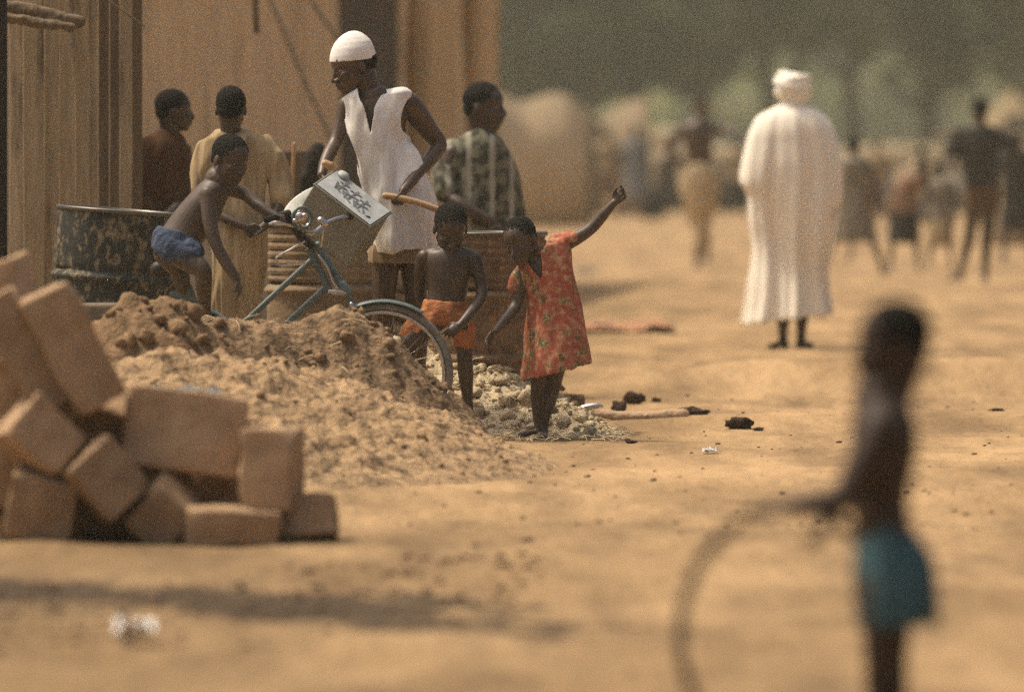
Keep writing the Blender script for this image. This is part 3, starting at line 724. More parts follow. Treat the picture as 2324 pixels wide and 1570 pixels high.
# ------------------------------------------------------------------ oil drums
def lathe(prof, n=64):
    bm = bmesh.new(); prev = None
    for r, z in prof:
        ring = [bm.verts.new((r*math.cos(2*PI*i/n), r*math.sin(2*PI*i/n), z)) for i in range(n)]
        if prev:
            for i in range(n): bm.faces.new((prev[i], prev[(i+1)%n], ring[(i+1)%n], ring[i]))
        prev = ring
    return bm
def drum(x, ytop, r_px, s, h, mt, label, ribs=False, tilt=0, dents=.006, seed=1):
    r = r_px/s; top = W(x, ytop, s); root = empty('oil_drum', (top.x, top.y, top.z-h), label, 'oil drum', 'rusty oil drums in a row behind the heaps')
    prof = [(r*.97,0),(r,.012)]
    N = 70
    for i in range(N):
        z = .02+(h-.04)*i/(N-1); q = 0
        for zr in (h*.335, h*.665): q += .020*math.exp(-((z-zr)/.013)**2) - .008*math.exp(-((z-zr-.035)/.012)**2)
        if ribs and z > h*.68: q += .0065*math.sin(z*150)
        prof.append((r+q, z))
    prof += [(r, h-.012)]
    bm = lathe(prof)
    for v_ in bm.verts:
        k = 1 + dents/r*noise.noise(Vector((v_.co.x*4+seed, v_.co.y*4, v_.co.z*3)))*2
        v_.co.x *= k; v_.co.y *= k
    me = bpy.data.meshes.new('d'); bm.to_mesh(me); bm.free()
    o = link('drum_wall', me, M[mt]); o.parent = root
    bm = lathe([(r-.004,h-.02),(r+.007,h-.016),(r+.010,h-.004),(r+.004,h+.004),(r-.006,h+.002),(r-.008,h-.02)])
    me = bpy.data.meshes.new('d'); bm.to_mesh(me); bm.free(); link('rim', me, M['rim']).parent = root
    bm = lathe([(r-.008,h-.005),(r-.010,h*.55),(.001,h*.55)])
    me = bpy.data.meshes.new('d'); bm.to_mesh(me); bm.free(); link('inner_wall', me, M['drum_inside']).parent = root
    root.rotation_euler = (0, math.radians(tilt), 0)
    return root
drum(231, 474, 136, 455, 1.02, 'drum_teal', 'dark drum with flaking paint at the far left behind the bricks', tilt=4.5, seed=2)
drum(742, 508, 134, 447, 1.00, 'drum_brown', 'dull brown ribbed drum behind the bicycle frame', ribs=True, seed=5)
drum(1100, 527, 140, 457, .94, 'drum_rust', 'rusty brown scratched drum between the boy and the girl', ribs=True, seed=9)

# ------------------------------------------------------------------ mud house
A = W(-160, HY, 432); A.z = 0; B = W(1094, HY, 236); B.z = 0
WD = (B-A).normalized(); WN = Vector((WD.y, -WD.x, 0))   # outward towards camera/right
if WN.x < 0: WN = -WN
def wall_t(px):
    k = (px-CX)/F
    # (A.x + t WD.x) = k (A.y + t WD.y)
    return (k*A.y - A.x)/(WD.x - k*WD.y)
house = empty('mud_house', A, 'large mud plastered house filling the left background', 'house')
UP = Vector((0,0,1))
def wall_box(vol, px0, px1, z0, z1, out0=-.35, out1=0.0):
    t0, t1 = wall_t(px0), wall_t(px1)
    c = A + WD*(t0+t1)/2 + WN*(out0+out1)/2 + UP*(z0+z1)/2
    vol.box(c, WD*abs(t1-t0)/2, WN*(out1-out0)/2, UP*(z1-z0)/2)
v = Vol(); H0 = 2.85
wall_box(v, -160, 772, -.1, H0); wall_box(v, 918, 1094, -.1, H0); 
me = remesh(v.mesh(), .06, 1, roughen(.025, 1.3, 4)); link('wall', me, M['plaster'], house)
v = Vol(); wall_box(v, 772, 918, 2.74, H0, -.36, -.03); link('lintel', v.mesh(), M['plaster'], house, smooth=False)
v = Vol(); wall_box(v, 925, 990, -.1, H0, .003, .20); link('buttress', remesh(v.mesh(), .05, 2, roughen(.02,2,2)), M['plaster_light'], house)
v = Vol(); wall_box(v, 1055, 1096, -.1, H0, .003, .16); link('buttress', remesh(v.mesh(), .05, 2, roughen(.02,2,6)), M['plaster_light'], house)
v = Vol(); wall_box(v, 774, 916, 0, 2.72, -.10, -.05); link('door', v.mesh(), M['doorway'], house, smooth=False)  # dark sheet painted as the unlit interior behind the opening
v = Vol(); wall_box(v, -160, 1094, H0+.003, H0+.2, -.5, .12); link('roof_edge', v.mesh(), M['plaster'], house, smooth=False)
v = Vol(); wall_box(v, 270, 318, 0, H0-.1, .004, .10); link('downpipe_ridge', remesh(v.mesh(), .03, 2, roughen(.012,3,6)), M['plaster'], house)
# plank hut front at the left
hut = empty('plank_shed', W(130, 930, 442), 'weathered vertical plank front of a shed at the left edge', 'shed')
rnd = random.Random(3)
x = 24.0; i = 0
for (xa, xb, yy, dk) in ((22,50,0,0),(54,100,0,0),(101,134,0,0),(135,170,0,0),(171,202,0,0),(203,222,0,0),(223,246,.05,1),(247,268,.1,1),(269,296,.12,0),(297,320,.15,1)):
    s_ = 441 - (xb-20)*.02
    v = Vol(); a = W(xa-.2, HY, s_, yy); b = W(xb+.2, HY, s_, yy)
    v.box(Vector(((a.x+b.x)/2, a.y+rnd.uniform(-.006,.006), 1.1)), Vector(((b.x-a.x)/2,0,0)), Vector((0,.012,0)), Vector((0,0,1.15)))
    me = v.mesh(bevel=.004)
    bm = bmesh.new(); bm.from_mesh(me)
    bmesh.ops.subdivide_edges(bm, edges=[e for e in bm.edges if e.calc_length() > 1], cuts=24)
    for q in bm.verts: q.co.x += .006*noise.noise(Vector((xa, q.co.z*1.8, 0))); q.co.y += .006*noise.noise(Vector((xa+40, q.co.z*1.2, 0)))
    bm.to_mesh(me); bm.free()
    link('plank', me, M['plank_dark' if dk else 'plank'], hut, smooth=False)
v = Vol(); a = W(18,22,446); b = W(176,46,446)
v.tube([(W(10,18,446,-.10),.036),(W(60,24,446,-.10),.035),(W(120,36,446,-.10),.036),(W(182,52,446,-.10),.033)], n=12)
v.tube([(W(10,40,446,-.16),.026),(W(80,52,446,-.16),.028),(W(168,64,446,-.16),.024)], n=12)
link('eave_log', remesh(v.mesh(), .008, 1, roughen(.010,14,2)), M['plank_dark'], hut)
v = Vol(); v.tube([(W(226,-12,446,-.05),.006),(W(280,26,446,-.05),.005),(W(328,60,446,-.05),.003)], n=8)
tag(link('wire', v.mesh(), M['plank_dark'], loc=W(280,26,446)), 'thin dark wire slanting down from the shed eave', 'wire')
v = Vol(); pb = W(4, HY, 452)
v.box(Vector((pb.x-.025, pb.y, 1.35)), Vector((.05,0,0)), Vector((0,.05,0)), Vector((0,0,1.4)))
tag(link('wooden_post', v.mesh(bevel=.01), M['post'], loc=(pb.x, pb.y, 0)), 'blackened upright post at the far left edge', 'post')
def stick(pts, s, r, mt, label, name='pole'):
    v = Vol(); v.tube([(W(x,y,s,d), r) for x,y,d in pts], n=8)
    tag(link(name, v.mesh(), M[mt], loc=W(pts[0][0],pts[0][1],s,pts[0][2])), label, 'pole')
stick([(604,-20,.0),(640,60,-.05),(684,165,-.1),(760,330,-.2)], 330, .014, 'wood_grey', 'pale thin pole leaning across the house wall, left of the capped man')
stick([(690,-20,0),(760,80,.05),(830,185,.1)], 330, .014, 'wood_grey', 'second thin pole crossing behind the white cap')
stick([(578,-15,.0),(582,70,0)], 360, .022, 'plank_dark', 'short dark pole end hanging at the top of the house wall')
stick([(668,328,0),(662,440,0),(655,620,0),(652,860,0)], 425, .011, 'wood', 'thin brown stick upright beside the khaki robed boy')
stick([(640,345,0),(648,440,0),(655,860,0)], 424, .009, 'plank_dark', 'thin dark stick upright beside the khaki robed boy')
v = Vol(); s_ = 405
v.tube([(W(712,880,s_),.075),(W(712,600,s_),.07),(W(708,440,s_),.068),(W(716,365,s_),.055),(W(722,338,s_),.03)], n=18)
tag(link('tree_stump', remesh(v.mesh(), .012, 2, roughen(.02,8,2)), M['dark_cloth'], loc=W(712,890,s_)), 'dark standing tree stump behind the tilted tin', 'tree stump')
v = Vol(); v.box(W(655,420,395), Vector((.11,0,0)), Vector((0,.03,0)), Vector((0,0,.20)))
v.box(W(655,700,395), Vector((.11,0,0)), Vector((0,.03,0)), Vector((0,0,.55)))
tag(link('wooden_crate', v.mesh(bevel=.01), M['plank_dark'], loc=W(655,890,395)), 'dark wooden crate stack behind the brown drum', 'crate')

#=PEOPLE_SPLIT
# ================================================================== PEOPLE
# ---- man with the white cap
p = Person('man in white cap and sleeveless white tunic tipping a square tin', 465, (908,905), .0046, 'skin_warm')
p.head(800,152,122,(-1,-.42,-.34),(-.22,0,1), neck=(846,222,.0), d=.0, hair=False, neck_r=.25)
hc, R, H = p.hc, p.hR, p.H
L = lambda a,b,z: hc + R @ (Vector((a,b,z))*H)
p.rows([(820,214,874,206,.05),(800,226,915,218,.08),(790,250,925,246,.095),(796,300,922,300,.10),(806,360,935,360,.10),(832,430,960,430,.10),(845,480,968,480,.11),(850,530,968,530,.11),(856,560,962,560,.09)])
p.limb([(872,222,.0,18),(900,226,.0,20),(928,236,.0,25)]); p.limb([(822,222,.0,16),(800,230,.02,19)])
# left arm (right of the sheet)
p.limb([(928,236,.0,27),(950,264,.03,26),(976,300,.06,22),(996,330,.07,19),(975,362,.0,17.5),(945,398,-.10,14.5),(917,432,-.18,11)])
p.hand(915,433,-.19,(-.18,-.15,-1),(-1,.5,-.2),(-.4,-1,.2),58,curl=(1.0,1.05,1.1,1.1),tcurl=.5)
# right arm
p.limb([(788,240,.03,22),(776,280,.02,20),(762,322,-.02,16),(748,350,-.08,16),(738,374,-.14,14),(732,396,-.20,10.5)])
p.hand(733,392,-.20,(.45,-.1,-.9),(.8,-.2,.5),(.2,-1,.6),56,curl=(.9,1.0,1.05,1.1),tcurl=.4)
for a in ([(882,530,0,40),(874,620,-.02,31),(870,700,-.03,24),(868,760,.0,24),(868,840,.03,16),(868,880,.04,13)],
          [(935,530,.02,40),(940,620,.02,31),(945,700,.0,24),(948,760,.03,24),(950,840,.05,16),(950,880,.06,13)]): p.limb(a)
p.foot(868,884,.04,(-.5,-1,0),115); p.foot(950,884,.06,(.2,-1,0),115)
p.finish(2)
def tun(v):
    p.rows([(820,206,872,192,.06),(798,209,902,197,.085),(776,215,932,206,.10),(771,226,937,217,.105),(778,262,938,262,.125),(790,306,926,316,.135),(802,350,950,350,.135),(818,400,970,400,.14),(830,450,986,450,.145),(838,500,989,500,.15),(840,545,988,542,.155),(842,576,984,566,.155)], vol=v, sub=5, n=44, sq=2.2)
VN = [(808,190),(816,222),(828,245),(834,272),(842,304),(848,268),(851,240),(868,212),(882,180)]
def tcut(co, no):
    x, y = p.px(co)
    if y > 563 and no.z < -.6: return True
    if inpoly(x, y, VN) and (no.y < .25 or y < 205): return True
    if y < 212 and 812 < x < 876: return True
    if ((x-942)/27)**2+((y-268)/50)**2 < 1 and no.x > -.2: return True
    if ((x-768)/15)**2+((y-258)/34)**2 < 1: return True
    return False
p.cloth('tunic', 'white_cloth', tun, cut=tcut, fold=.030, kx=6, kz=2.0, seed=3, big=.014, smooth=2, pleat=(5,.012,p.root.location.x,p.root.location.y,.8,1.55))
def sh(v):
    p.rows([(846,540,974,540,.12),(836,566,975,560,.125),(834,599,975,600,.12)], vol=v, sub=5, n=40)
p.cloth('shorts', 'shorts_khaki', sh, cut=lambda c,n: n.z < -.6 and p.px(c)[1] > 590, fold=.010, kx=14, kz=3, seed=4)
# cap
hv = Vol(); cR = p.frame((-1,-.42,-.10),(-.06,0,1))
c0 = p.P(798,112,.012)
rr = []
for k,(z,rx,ry) in enumerate([(-.27,.385,.445),(-.12,.385,.435),(.04,.365,.40),(.19,.32,.345),(.32,.25,.26),(.42,.16,.17),(.475,.07,.075),(.485,.01,.01)]):
    rr.append((c0 + cR @ Vector((0,.05*k*.2*H,z*H*(.82 if z < 0 else .70))), cR @ Vector((rx*H,0,0)), cR @ Vector((0,ry*H,0))))
hv.rings(rr, 36)
def capcut(co, no): return no.z < -.7 and (co-c0).z < -.15*H
me = remesh(hv.mesh(), .005, 2, clothify(fold=.002, kx=14, kz=6, seed=2, cut=capcut), .003)
link('cap', me, M['cap'], p.root)
# short hair below the cap
hv = Vol(); hv.ell(L(0,.09,.05), Vector((.335,.425,.32))*H, R)
inv = R.transposed()
def hcut(co, no):
    q = inv @ (co-hc)/H
    return q.y < .05 and q.z < .10 or q.z < -.26
bmh = remesh(hv.mesh(), .005, 1, clothify(fold=.002, kx=90, kz=90, cut=hcut))
link('hair', bmh, M['hair'], p.root)

# ---- boy in blue shorts on the bicycle
p = Person('shirtless boy in blue shorts sitting on the bicycle reaching for the grip', 475, (425,965), .0044, 'skin_dusty')
p.head(524,364,112,(.62,-.70,-.30),(.08,0,1), neck=(498,408,.0), d=-.03, short=1.0)
p.rows([(478,398,528,412,.05),(456,414,522,440,.085),(430,440,510,466,.095),(404,470,500,494,.095),(382,498,488,522,.095),(364,524,466,546,.10),(352,545,450,566,.10),(356,572,430,592,.09)])
p.limb([(518,388,0,19),(502,404,0,21),(484,424,0,26),(474,446,-.05,26)])
p.limb([(474,440,-.10,19),(476,480,-.12,18),(482,520,-.14,16.5),(496,560,-.16,14),(516,596,-.17,13.5),(532,620,-.18,11),(541,636,-.18,9)])
p.hand(541,634,-.18,(.3,-.1,-1),(-.8,.3,-.2),(.3,-.9,0),52,curl=(.35,.45,.5,.6),tcurl=.1)
p.limb([(508,424,.08,19),(530,432,.10,17.5),(556,442,.10,15.5),(582,464,.06,14),(608,482,.0,12),(626,490,-.04,9.5)])
p.hand(622,489,-.04,(1,-.2,-.12),(0,-.3,-1),(0,-1,.2),48,curl=(.9,.95,1.0,1.05),tcurl=.5)
p.limb([(392,568,-.04,34),(425,586,-.08,29),(455,606,-.12,23),(464,622,-.12,20),(464,650,-.09,19),(466,690,-.05,14),(470,735,-.01,10)])
p.limb([(378,576,.10,32),(398,604,.12,26),(408,628,.12,20),(414,655,.14,18),(424,690,.17,14),(434,740,.20,10)])
p.foot(470,738,-.01,(.9,-.3,0),84); p.foot(436,742,.20,(.9,-.3,0),84)
p.finish(2)
def bs(v):
    p.rows([(358,512,458,536,.11),(347,532,456,556,.125),(344,556,450,576,.13),(352,578,432,592,.12)], vol=v, sub=5, n=36)
    p.limb([(395,562,-.05,40),(432,574,-.085,33)], vol=v)
p.cloth('shorts', 'blue_shorts', bs, fold=.010, kx=18, kz=16, seed=5, smooth=3)

# ---- boy in khaki robe seen from behind
p = Person('boy in pale khaki robe seen from behind with hands clasped behind', 452, (530,965), .0058, 'skin')
p.head(525,248,102,(.12,1,-.05),(0,0,1), neck=(524,306,.0))
p.rows([(500,306,548,306,.05),(472,316,590,322,.08),(470,360,588,366,.10),(480,420,580,420,.09),(488,480,590,480,.09),(480,560,596,560,.11),(490,600,590,600,.10)])
p.limb([(452,380,.0,15),(455,430,-.02,14),(475,466,-.08,13),(510,492,-.14,12),(545,508,-.17,10.5),(566,516,-.18,9)])
p.hand(562,514,-.18,(.9,.0,-.4),(0,-1,0),(.2,0,1),50,curl=(.5,.6,.7,.8))
p.limb([(638,420,.0,15),(634,470,-.06,13.5),(615,500,-.12,12),(592,520,-.16,9.5)])
p.hand(594,519,-.16,(-.9,0,-.35),(0,-1,0),(-.2,0,1),50,curl=(.5,.6,.7,.8))
for x in (515,560):
    p.limb([(x,600,0,26),(x,720,0,20),(x,840,.02,16),(x,930,.03,11)]); p.foot(x,938,.03,(.1,1,0),100)
p.finish(2)
def rb(v):
    p.rows([(502,294,546,294,.055),(480,302,582,304,.09),(456,318,606,324,.11),(448,350,614,352,.12),(448,400,606,404,.12),(458,450,600,450,.12),(472,500,600,500,.12),(480,540,604,540,.13),(484,600,603,600,.15),(480,660,592,660,.16),(470,760,590,760,.17),(462,880,592,880,.19)], vol=v, sub=4, n=48, sq=2.2)
    p.limb([(598,330,0,24),(622,368,0,25),(636,412,-.01,24),(640,448,-.04,22)], vol=v)
    p.limb([(466,334,0,22),(454,380,.0,21),(450,430,-.02,19)], vol=v)
p.cloth('robe', 'khaki_robe', rb, fold=.026, kx=8, kz=1.3, seed=9, big=.012, pleat=(13,.011,p.root.location.x,p.root.location.y,.2,1.05), smooth=3)

# ---- man in rust tunic, left
p = Person('man in dark rust tunic in profile behind the dark drum', 415, (370,905), .008, 'skin')
p.head(397,252,96,(1,.15,-.05),(0,0,1), neck=(384,312,.0))
p.rows([(362,308,406,312,.05),(345,330,416,330,.09),(325,400,415,400,.11),(325,480,415,480,.11),(330,560,412,560,.11)])
for x in (348,392):
    p.limb([(x,560,0,32),(x,700,0,22),(x,780,.02,20),(x,868,.03,12)]); p.foot(x,874,.03,(1,-.2,0),108)
p.limb([(405,470,-.14,15),(380,490,-.2,13),(350,486,-.2,11)]); p.hand(352,486,-.2,(-1,0,0),(0,0,1),(0,-1,0),48)
p.finish()
def rb(v):
    p.rows([(362,294,406,300,.06),(340,312,420,318,.10),(322,342,428,350,.13),(314,400,424,400,.14),(312,460,420,460,.14),(312,560,424,560,.15),(306,680,430,680,.17),(306,780,430,780,.17)], vol=v, n=36)
    p.limb([(342,332,-.06,24),(322,390,-.08,25),(318,440,-.10,24),(345,478,-.14,20)], vol=v)
    p.limb([(412,345,.08,20),(420,400,.0,20),(408,455,-.1,18)], vol=v)
p.cloth('tunic', 'brown_tunic', rb, fold=.018, kx=9, kz=2, seed=1)
# ---- small child behind him
p = Person('small child in dark clothes half hidden behind the rust tunic', 395, (292,880), .009, 'skin')
p.head(299,412,72,(-.4,.9,0),(0,0,1), neck=(296,452,0))
p.rows([(276,456,316,456,.05),(258,474,330,474,.08),(258,560,326,560,.09),(262,640,322,640,.09)])
for x in (278,308):
    p.limb([(x,640,0,20),(x,740,0,15),(x,840,.02,9)]); p.foot(x,850,.02,(.4,-1,0),70)
for x in (262,326): p.limb([(x,480,0,12),(x+(-6 if x<290 else 6),550,0,10),(x,620,-.04,8)])
p.finish()
p.cloth('shirt', 'dark_cloth', lambda v: p.rows([(276,450,316,450,.06),(256,468,334,468,.10),(252,560,334,560,.12),(254,660,330,660,.13)], vol=v), fold=.01, seed=3)

# ---- man in patterned tunic
p = Person('man in dark striped tunic looking right behind the rusty drum', 408, (1090,898), .008, 'skin')
p.head(1101,243,110,(.93,-.35,-.05),(.05,0,1), neck=(1096,308,.0))
p.rows([(1072,302,1120,306,.05),(1040,330,1150,335,.09),(1030,400,1160,400,.11),(1030,500,1165,500,.11),(1040,600,1160,600,.12)])
p.limb([(1028,350,-.05,26),(1008,400,-.08,22),(1012,438,-.12,19),(1044,464,-.19,17),(1084,486,-.20,14),(1118,502,-.20,11)])
p.hand(1116,501,-.20,(.8,0,-.6),(0,.4,-1),(0,-1,.3),56,curl=(.4,.5,.5,.6))
for x in (1062,1128):
    p.limb([(x,600,0,38),(x,720,0,25),(x,790,.02,22),(x,862,.03,13)]); p.foot(x,868,.03,(.8,-.5,0),108)
p.finish()
def rb(v):
    p.rows([(1074,292,1122,298,.06),(1054,306,1146,318,.10),(1034,330,1160,345,.13),(1018,370,1172,380,.14),(1008,430,1182,430,.15),(1002,500,1192,500,.16),(1000,600,1200,600,.18),(1000,700,1204,700,.2),(1002,760,1200,760,.2)], vol=v, n=40)
    p.limb([(1034,350,-.04,34),(1010,400,-.08,30),(1012,432,-.14,24)], vol=v)
p.cloth('tunic', 'patterned', rb, fold=.022, kx=8, kz=1.6, seed=6)

# ---- boy in orange shorts
p = Person('shirtless boy in orange shorts looking down beside the front wheel', 470, (1030,980), .0042, 'skin')
p.head(1023,520,112,(.12,-.84,-.55),(.02,-.2,1), neck=(1018,574,.03), d=-.03, short=1.0)
p.rows([(994,562,1048,564,.04),(970,570,1068,574,.062),(962,588,1076,592,.078),(966,620,1070,622,.085),(970,655,1062,655,.08),(968,685,1058,688,.08),(964,712,1060,714,.08),(975,735,1060,735,.06)])
p.limb([(1004,572,.0,14),(984,576,.0,16),(966,585,.0,18)]); p.limb([(1042,574,.0,14),(1060,578,.0,16),(1075,589,.0,17)])
p.limb([(964,584,.0,19),(957,610,.03,17),(953,640,.06,14.5),(952,668,.07,13),(958,686,.10,11.5),(968,694,.13,9)])
p.hand(966,692,.13,(.8,.1,-.3),(0,-1,0),(0,.2,1),46,curl=(.5,.6,.7,.7))
p.limb([(1076,588,.0,18),(1086,620,-.01,16),(1093,652,-.02,14),(1090,680,-.06,13.5),(1066,712,-.14,12.5),(1044,736,-.19,9)])
p.hand(1047,733,-.19,(-.78,-.2,-.6),(0,.9,-.3),(-.5,-.1,.9),54,curl=(.3,.4,.5,.6),spread=.05)
p.limb([(1048,738,.0,27),(1053,775,-.0,22),(1055,815,-.01,18),(1057,850,.0,18),(1060,890,.02,13.5),(1064,930,.03,10)])
p.foot(1064,934,.03,(.1,-1,0),78)
p.limb([(988,725,-.02,30),(960,748,-.05,28),(932,775,-.08,22),(926,810,-.03,19),(932,850,.03,14),(936,890,.07,10)])
p.foot(936,896,.07,(-.3,-1,0),78)
p.finish(2)
def os_(v):
    p.rows([(964,680,1059,686,.092),(957,694,1061,700,.098),(954,715,1068,716,.10),(965,735,1072,735,.09)], vol=v, sub=5, n=36)
    p.limb([(1046,728,.0,27),(1052,750,-.0,26),(1054,776,-.005,25)], vol=v)
    p.limb([(985,722,-.02,33),(955,738,-.04,31),(938,752,-.06,29)], vol=v)
p.cloth('shorts', 'orange_shorts', os_, fold=.010, kx=16, kz=14, seed=7, smooth=3)

# ---- girl in the red dress
p = Person('girl in red floral dress leaning with one arm raised', 470, (1222,990), .0040, 'skin_dusty')
p.head(1181,547,106,(-.42,-.80,-.40),(-.30,-.25,.9), neck=(1226,598,.0), d=-.04, short=.99)
p.rows([(1196,600,1256,568,.045),(1186,614,1286,566,.07),(1198,650,1292,610,.08),(1206,700,1290,680,.08),(1206,750,1290,740,.09),(1208,800,1284,790,.09),(1212,830,1278,825,.08)])
p.limb([(1276,556,.0,18),(1300,545,.0,16.5),(1330,527,-.0,14.5),(1352,508,.0,13.5),(1376,480,-.02,11.5),(1394,460,-.03,8.8)])
p.hand(1393,461,-.03,(.72,-.05,.75),(-.3,-1,.1),(-.7,0,.7),60,curl=(.55,.75,.9,1.05),spread=.08,tcurl=.3)
p.limb([(1184,622,-.02,17),(1180,652,-.02,15),(1172,690,-.03,13.5),(1158,712,-.07,13),(1140,732,-.12,11),(1124,750,-.16,8.5)])
p.hand(1126,748,-.16,(-.62,-.3,-.75),(.6,-.5,-.3),(.3,-1,.3),50,curl=(.22,.3,.42,.5),spread=.14,tcurl=0)
p.limb([(1226,840,.0,22),(1222,880,.0,18),(1221,915,.01,16.5),(1221,945,.02,12),(1222,968,.02,9.5)])
p.limb([(1262,835,.03,22),(1255,875,.03,18.5),(1245,915,.03,16.5),(1238,945,.04,12),(1234,966,.05,9.5)])
p.foot(1222,970,.02,(-.85,-.45,0),74); p.foot(1234,974,.05,(-.1,-1,0),74)
p.finish(2)
def dr(v):
    p.rows([(1200,590,1258,556,.05),(1188,594,1276,538,.065),(1180,602,1290,545,.08),(1184,620,1298,572,.092),(1192,645,1299,606,.10),(1196,672,1306,648,.105),(1196,690,1312,672,.105),(1194,720,1320,706,.12),(1192,760,1330,746,.14),(1190,805,1338,782,.155),(1184,864,1343,824,.17)], vol=v, sub=5, n=48)
    p.limb([(1266,552,0,18),(1284,546,0,19),(1300,540,0,18)], vol=v)
    p.limb([(1190,612,-.01,18),(1176,628,-.015,20),(1172,652,-.02,19)], vol=v)
DV = [(1196,575),(1200,596),(1210,614),(1230,633),(1231,600),(1226,560),(1215,545)]
def dcut(co, no):
    x, y = p.px(co)
    if inpoly(x, y, DV) and no.y < .3: return True
    if no.z < -.55 and y > 815 : return True
    if x > 1311 and y < 590: return True
    return False
p.cloth('dress', 'floral', dr, cut=dcut, fold=.026, kx=11, kz=1.8, seed=11, smooth=3, big=.004, voxel=.0055)

# ---- man in the white robe and turban
p = Person('tall man in white robe and turban walking away', 336, (1798,792), .009, 'skin_warm')
p.head(1799,218,78,(.15,1,-.1),(0,0,1), neck=(1797,268,.0), hair=False, face=False)
p.rows([(1772,262,1822,262,.06),(1735,290,1862,290,.11),(1730,400,1862,400,.13),(1745,500,1855,500,.13),(1750,560,1850,560,.12)])
for x, yy in ((1776,.0),(1818,.03)):
    p.limb([(x,560,yy,28),(x,650,yy,20),(x+2,700,yy,19),(x+1,752,yy,11)]); p.foot(x+1,770,yy,(-.5 if x<1800 else .5,1,0),80)
p.limb([(1880,430,0,18),(1884,480,-.02,15),(1876,510,-.03,11)]); p.hand(1877,508,-.03,(-.1,0,-1),(-1,0,0),(0,1,0),60)
p.finish()
def rb(v):
    p.rows([(1762,238,1836,238,.10),(1744,247,1850,245,.13),(1716,264,1874,260,.17),(1698,296,1892,288,.20),(1686,335,1902,325,.21),(1675,378,1908,370,.22),(1671,416,1910,415,.22),(1690,446,1908,465,.22),(1697,500,1896,515,.21),(1706,555,1882,565,.20),(1706,605,1874,605,.20),(1699,655,1875,655,.22),(1690,700,1880,690,.24),(1682,738,1884,712,.26)], vol=v, n=64, sub=5)
p.cloth('robe', 'robe_white', rb, cut=lambda c,n: n.z < -.5 and p.px(c)[1] > 690, fold=.012, kx=5.0, kz=.45, seed=21, big=.02, smooth=4, thick=.006, pleat=(7,.034,p.root.location.x,p.root.location.y,.1,1.62))
def tb(v):
    p.rows([(1752,262,1846,260,.12),(1768,246,1832,246,.10),(1770,228,1830,228,.10),(1768,212,1832,210,.11)], vol=v)
def coil(v):
    for k, (rx, yy, tl, cx2) in enumerate(((41,213,9,0),(45,204,-9,1),(45,195,11,-1),(40,185,-8,1),(31,177,9,-2))):
        pts = []
        for a in range(13):
            t = a/12*2*PI
            pts.append((p.P(1799+cx2+rx*.78*math.cos(t), yy+tl*math.cos(t+.5), .092*rx/40*math.sin(t)), 9.5/336))
        v.tube(pts, n=10, sub=3)
    v.ell(p.P(1799,194), Vector((.105,.105,.088)))
p.cloth('turban', 'robe_white', coil, fold=.004, seed=3, smooth=2)
p.cloth('neck_scarf', 'robe_white', tb, fold=.012, seed=8, kz=1)

# ---- shirtless man walking
p = Person('shirtless man in cream trousers walking with one arm held out', 217, (1588,612), .013, 'skin_warm')
p.head(1590,243,50,(.2,-1,0),(0,0,1), neck=(1588,275,0), eyes=False)
p.rows([(1574,272,1604,272,.06),(1550,286,1618,286,.10),(1552,320,1618,320,.12),(1558,360,1616,360,.11),(1556,400,1620,400,.11)])
p.limb([(1616,290,0,13),(1642,296,-.05,10),(1668,302,-.15,7)]); p.hand(1666,302,-.15,(1,0,-.2),(0,0,-1),(0,-1,0),38)
p.limb([(1552,292,0,13),(1518,330,.03,11),(1544,366,-.06,8)]); p.hand(1545,364,-.06,(.6,0,-1),(1,0,0),(0,-1,0),38)
p.limb([(1598,500,0,17),(1584,550,0,11),(1582,592,.0,6.5)]); p.foot(1582,596,0,(.1,-1,0),50)
p.limb([(1578,500,.1,17),(1600,545,.15,11),(1604,575,.2,6.5)]); p.foot(1604,580,.2,(.1,-1,0),50)
p.finish()
p.cloth('trousers', 'cream_trousers', lambda v: (p.rows([(1553,372,1624,372,.14),(1542,400,1634,400,.17),(1544,440,1632,440,.17),(1560,480,1622,480,.15)], vol=v),
        p.limb([(1602,460,0,26),(1592,510,0,21),(1586,556,0,17)], vol=v), p.limb([(1576,460,.1,26),(1590,510,.12,20),(1600,545,.16,16)], vol=v)), fold=.02, kx=9, kz=2)
# ---- dark boy at right
p = Person('boy in black shirt and brown shorts walking with arms spread', 239, (2215,645), .012, 'skin')
p.head(2223,250,58,(-.3,.9,0),(0,0,1), neck=(2222,288,0), eyes=False)
p.rows([(2206,284,2240,284,.06),(2176,300,2268,300,.10),(2184,340,2264,340,.12),(2192,420,2264,420,.11),(2196,450,2264,450,.11)])
p.limb([(2176,306,0,15),(2162,340,.0,11),(2158,370,-.08,8)]); p.hand(2158,368,-.08,(0,-.5,-1),(1,0,0),(0,-1,0),40)
p.limb([(2268,306,0,15),(2295,330,0,12),(2320,346,-.03,9),(2350,338,-.05,8)]); p.hand(2348,338,-.05,(1,0,.3),(0,0,-1),(0,-1,0),40)
p.limb([(2210,450,0,20),(2204,510,0,15),(2196,560,.05,12),(2180,620,.15,7)]); p.foot(2180,622,.15,(-.6,-.6,0),55)
p.limb([(2250,450,0,20),(2242,520,0,15),(2238,570,.0,12),(2236,622,.0,7)]); p.foot(2236,626,0,(-.2,-1,0),55)
p.finish()
p.cloth('shirt', 'navy_cloth', lambda v: (p.rows([(2204,284,2242,284,.07),(2172,296,2272,296,.12),(2176,340,2268,340,.15),(2188,400,2266,400,.14),(2190,428,2268,428,.15)], vol=v),
        p.limb([(2178,308,0,20),(2160,345,0,19)], vol=v), p.limb([(2264,308,0,19),(2296,334,0,17)], vol=v)), fold=.015, kx=9, kz=3)
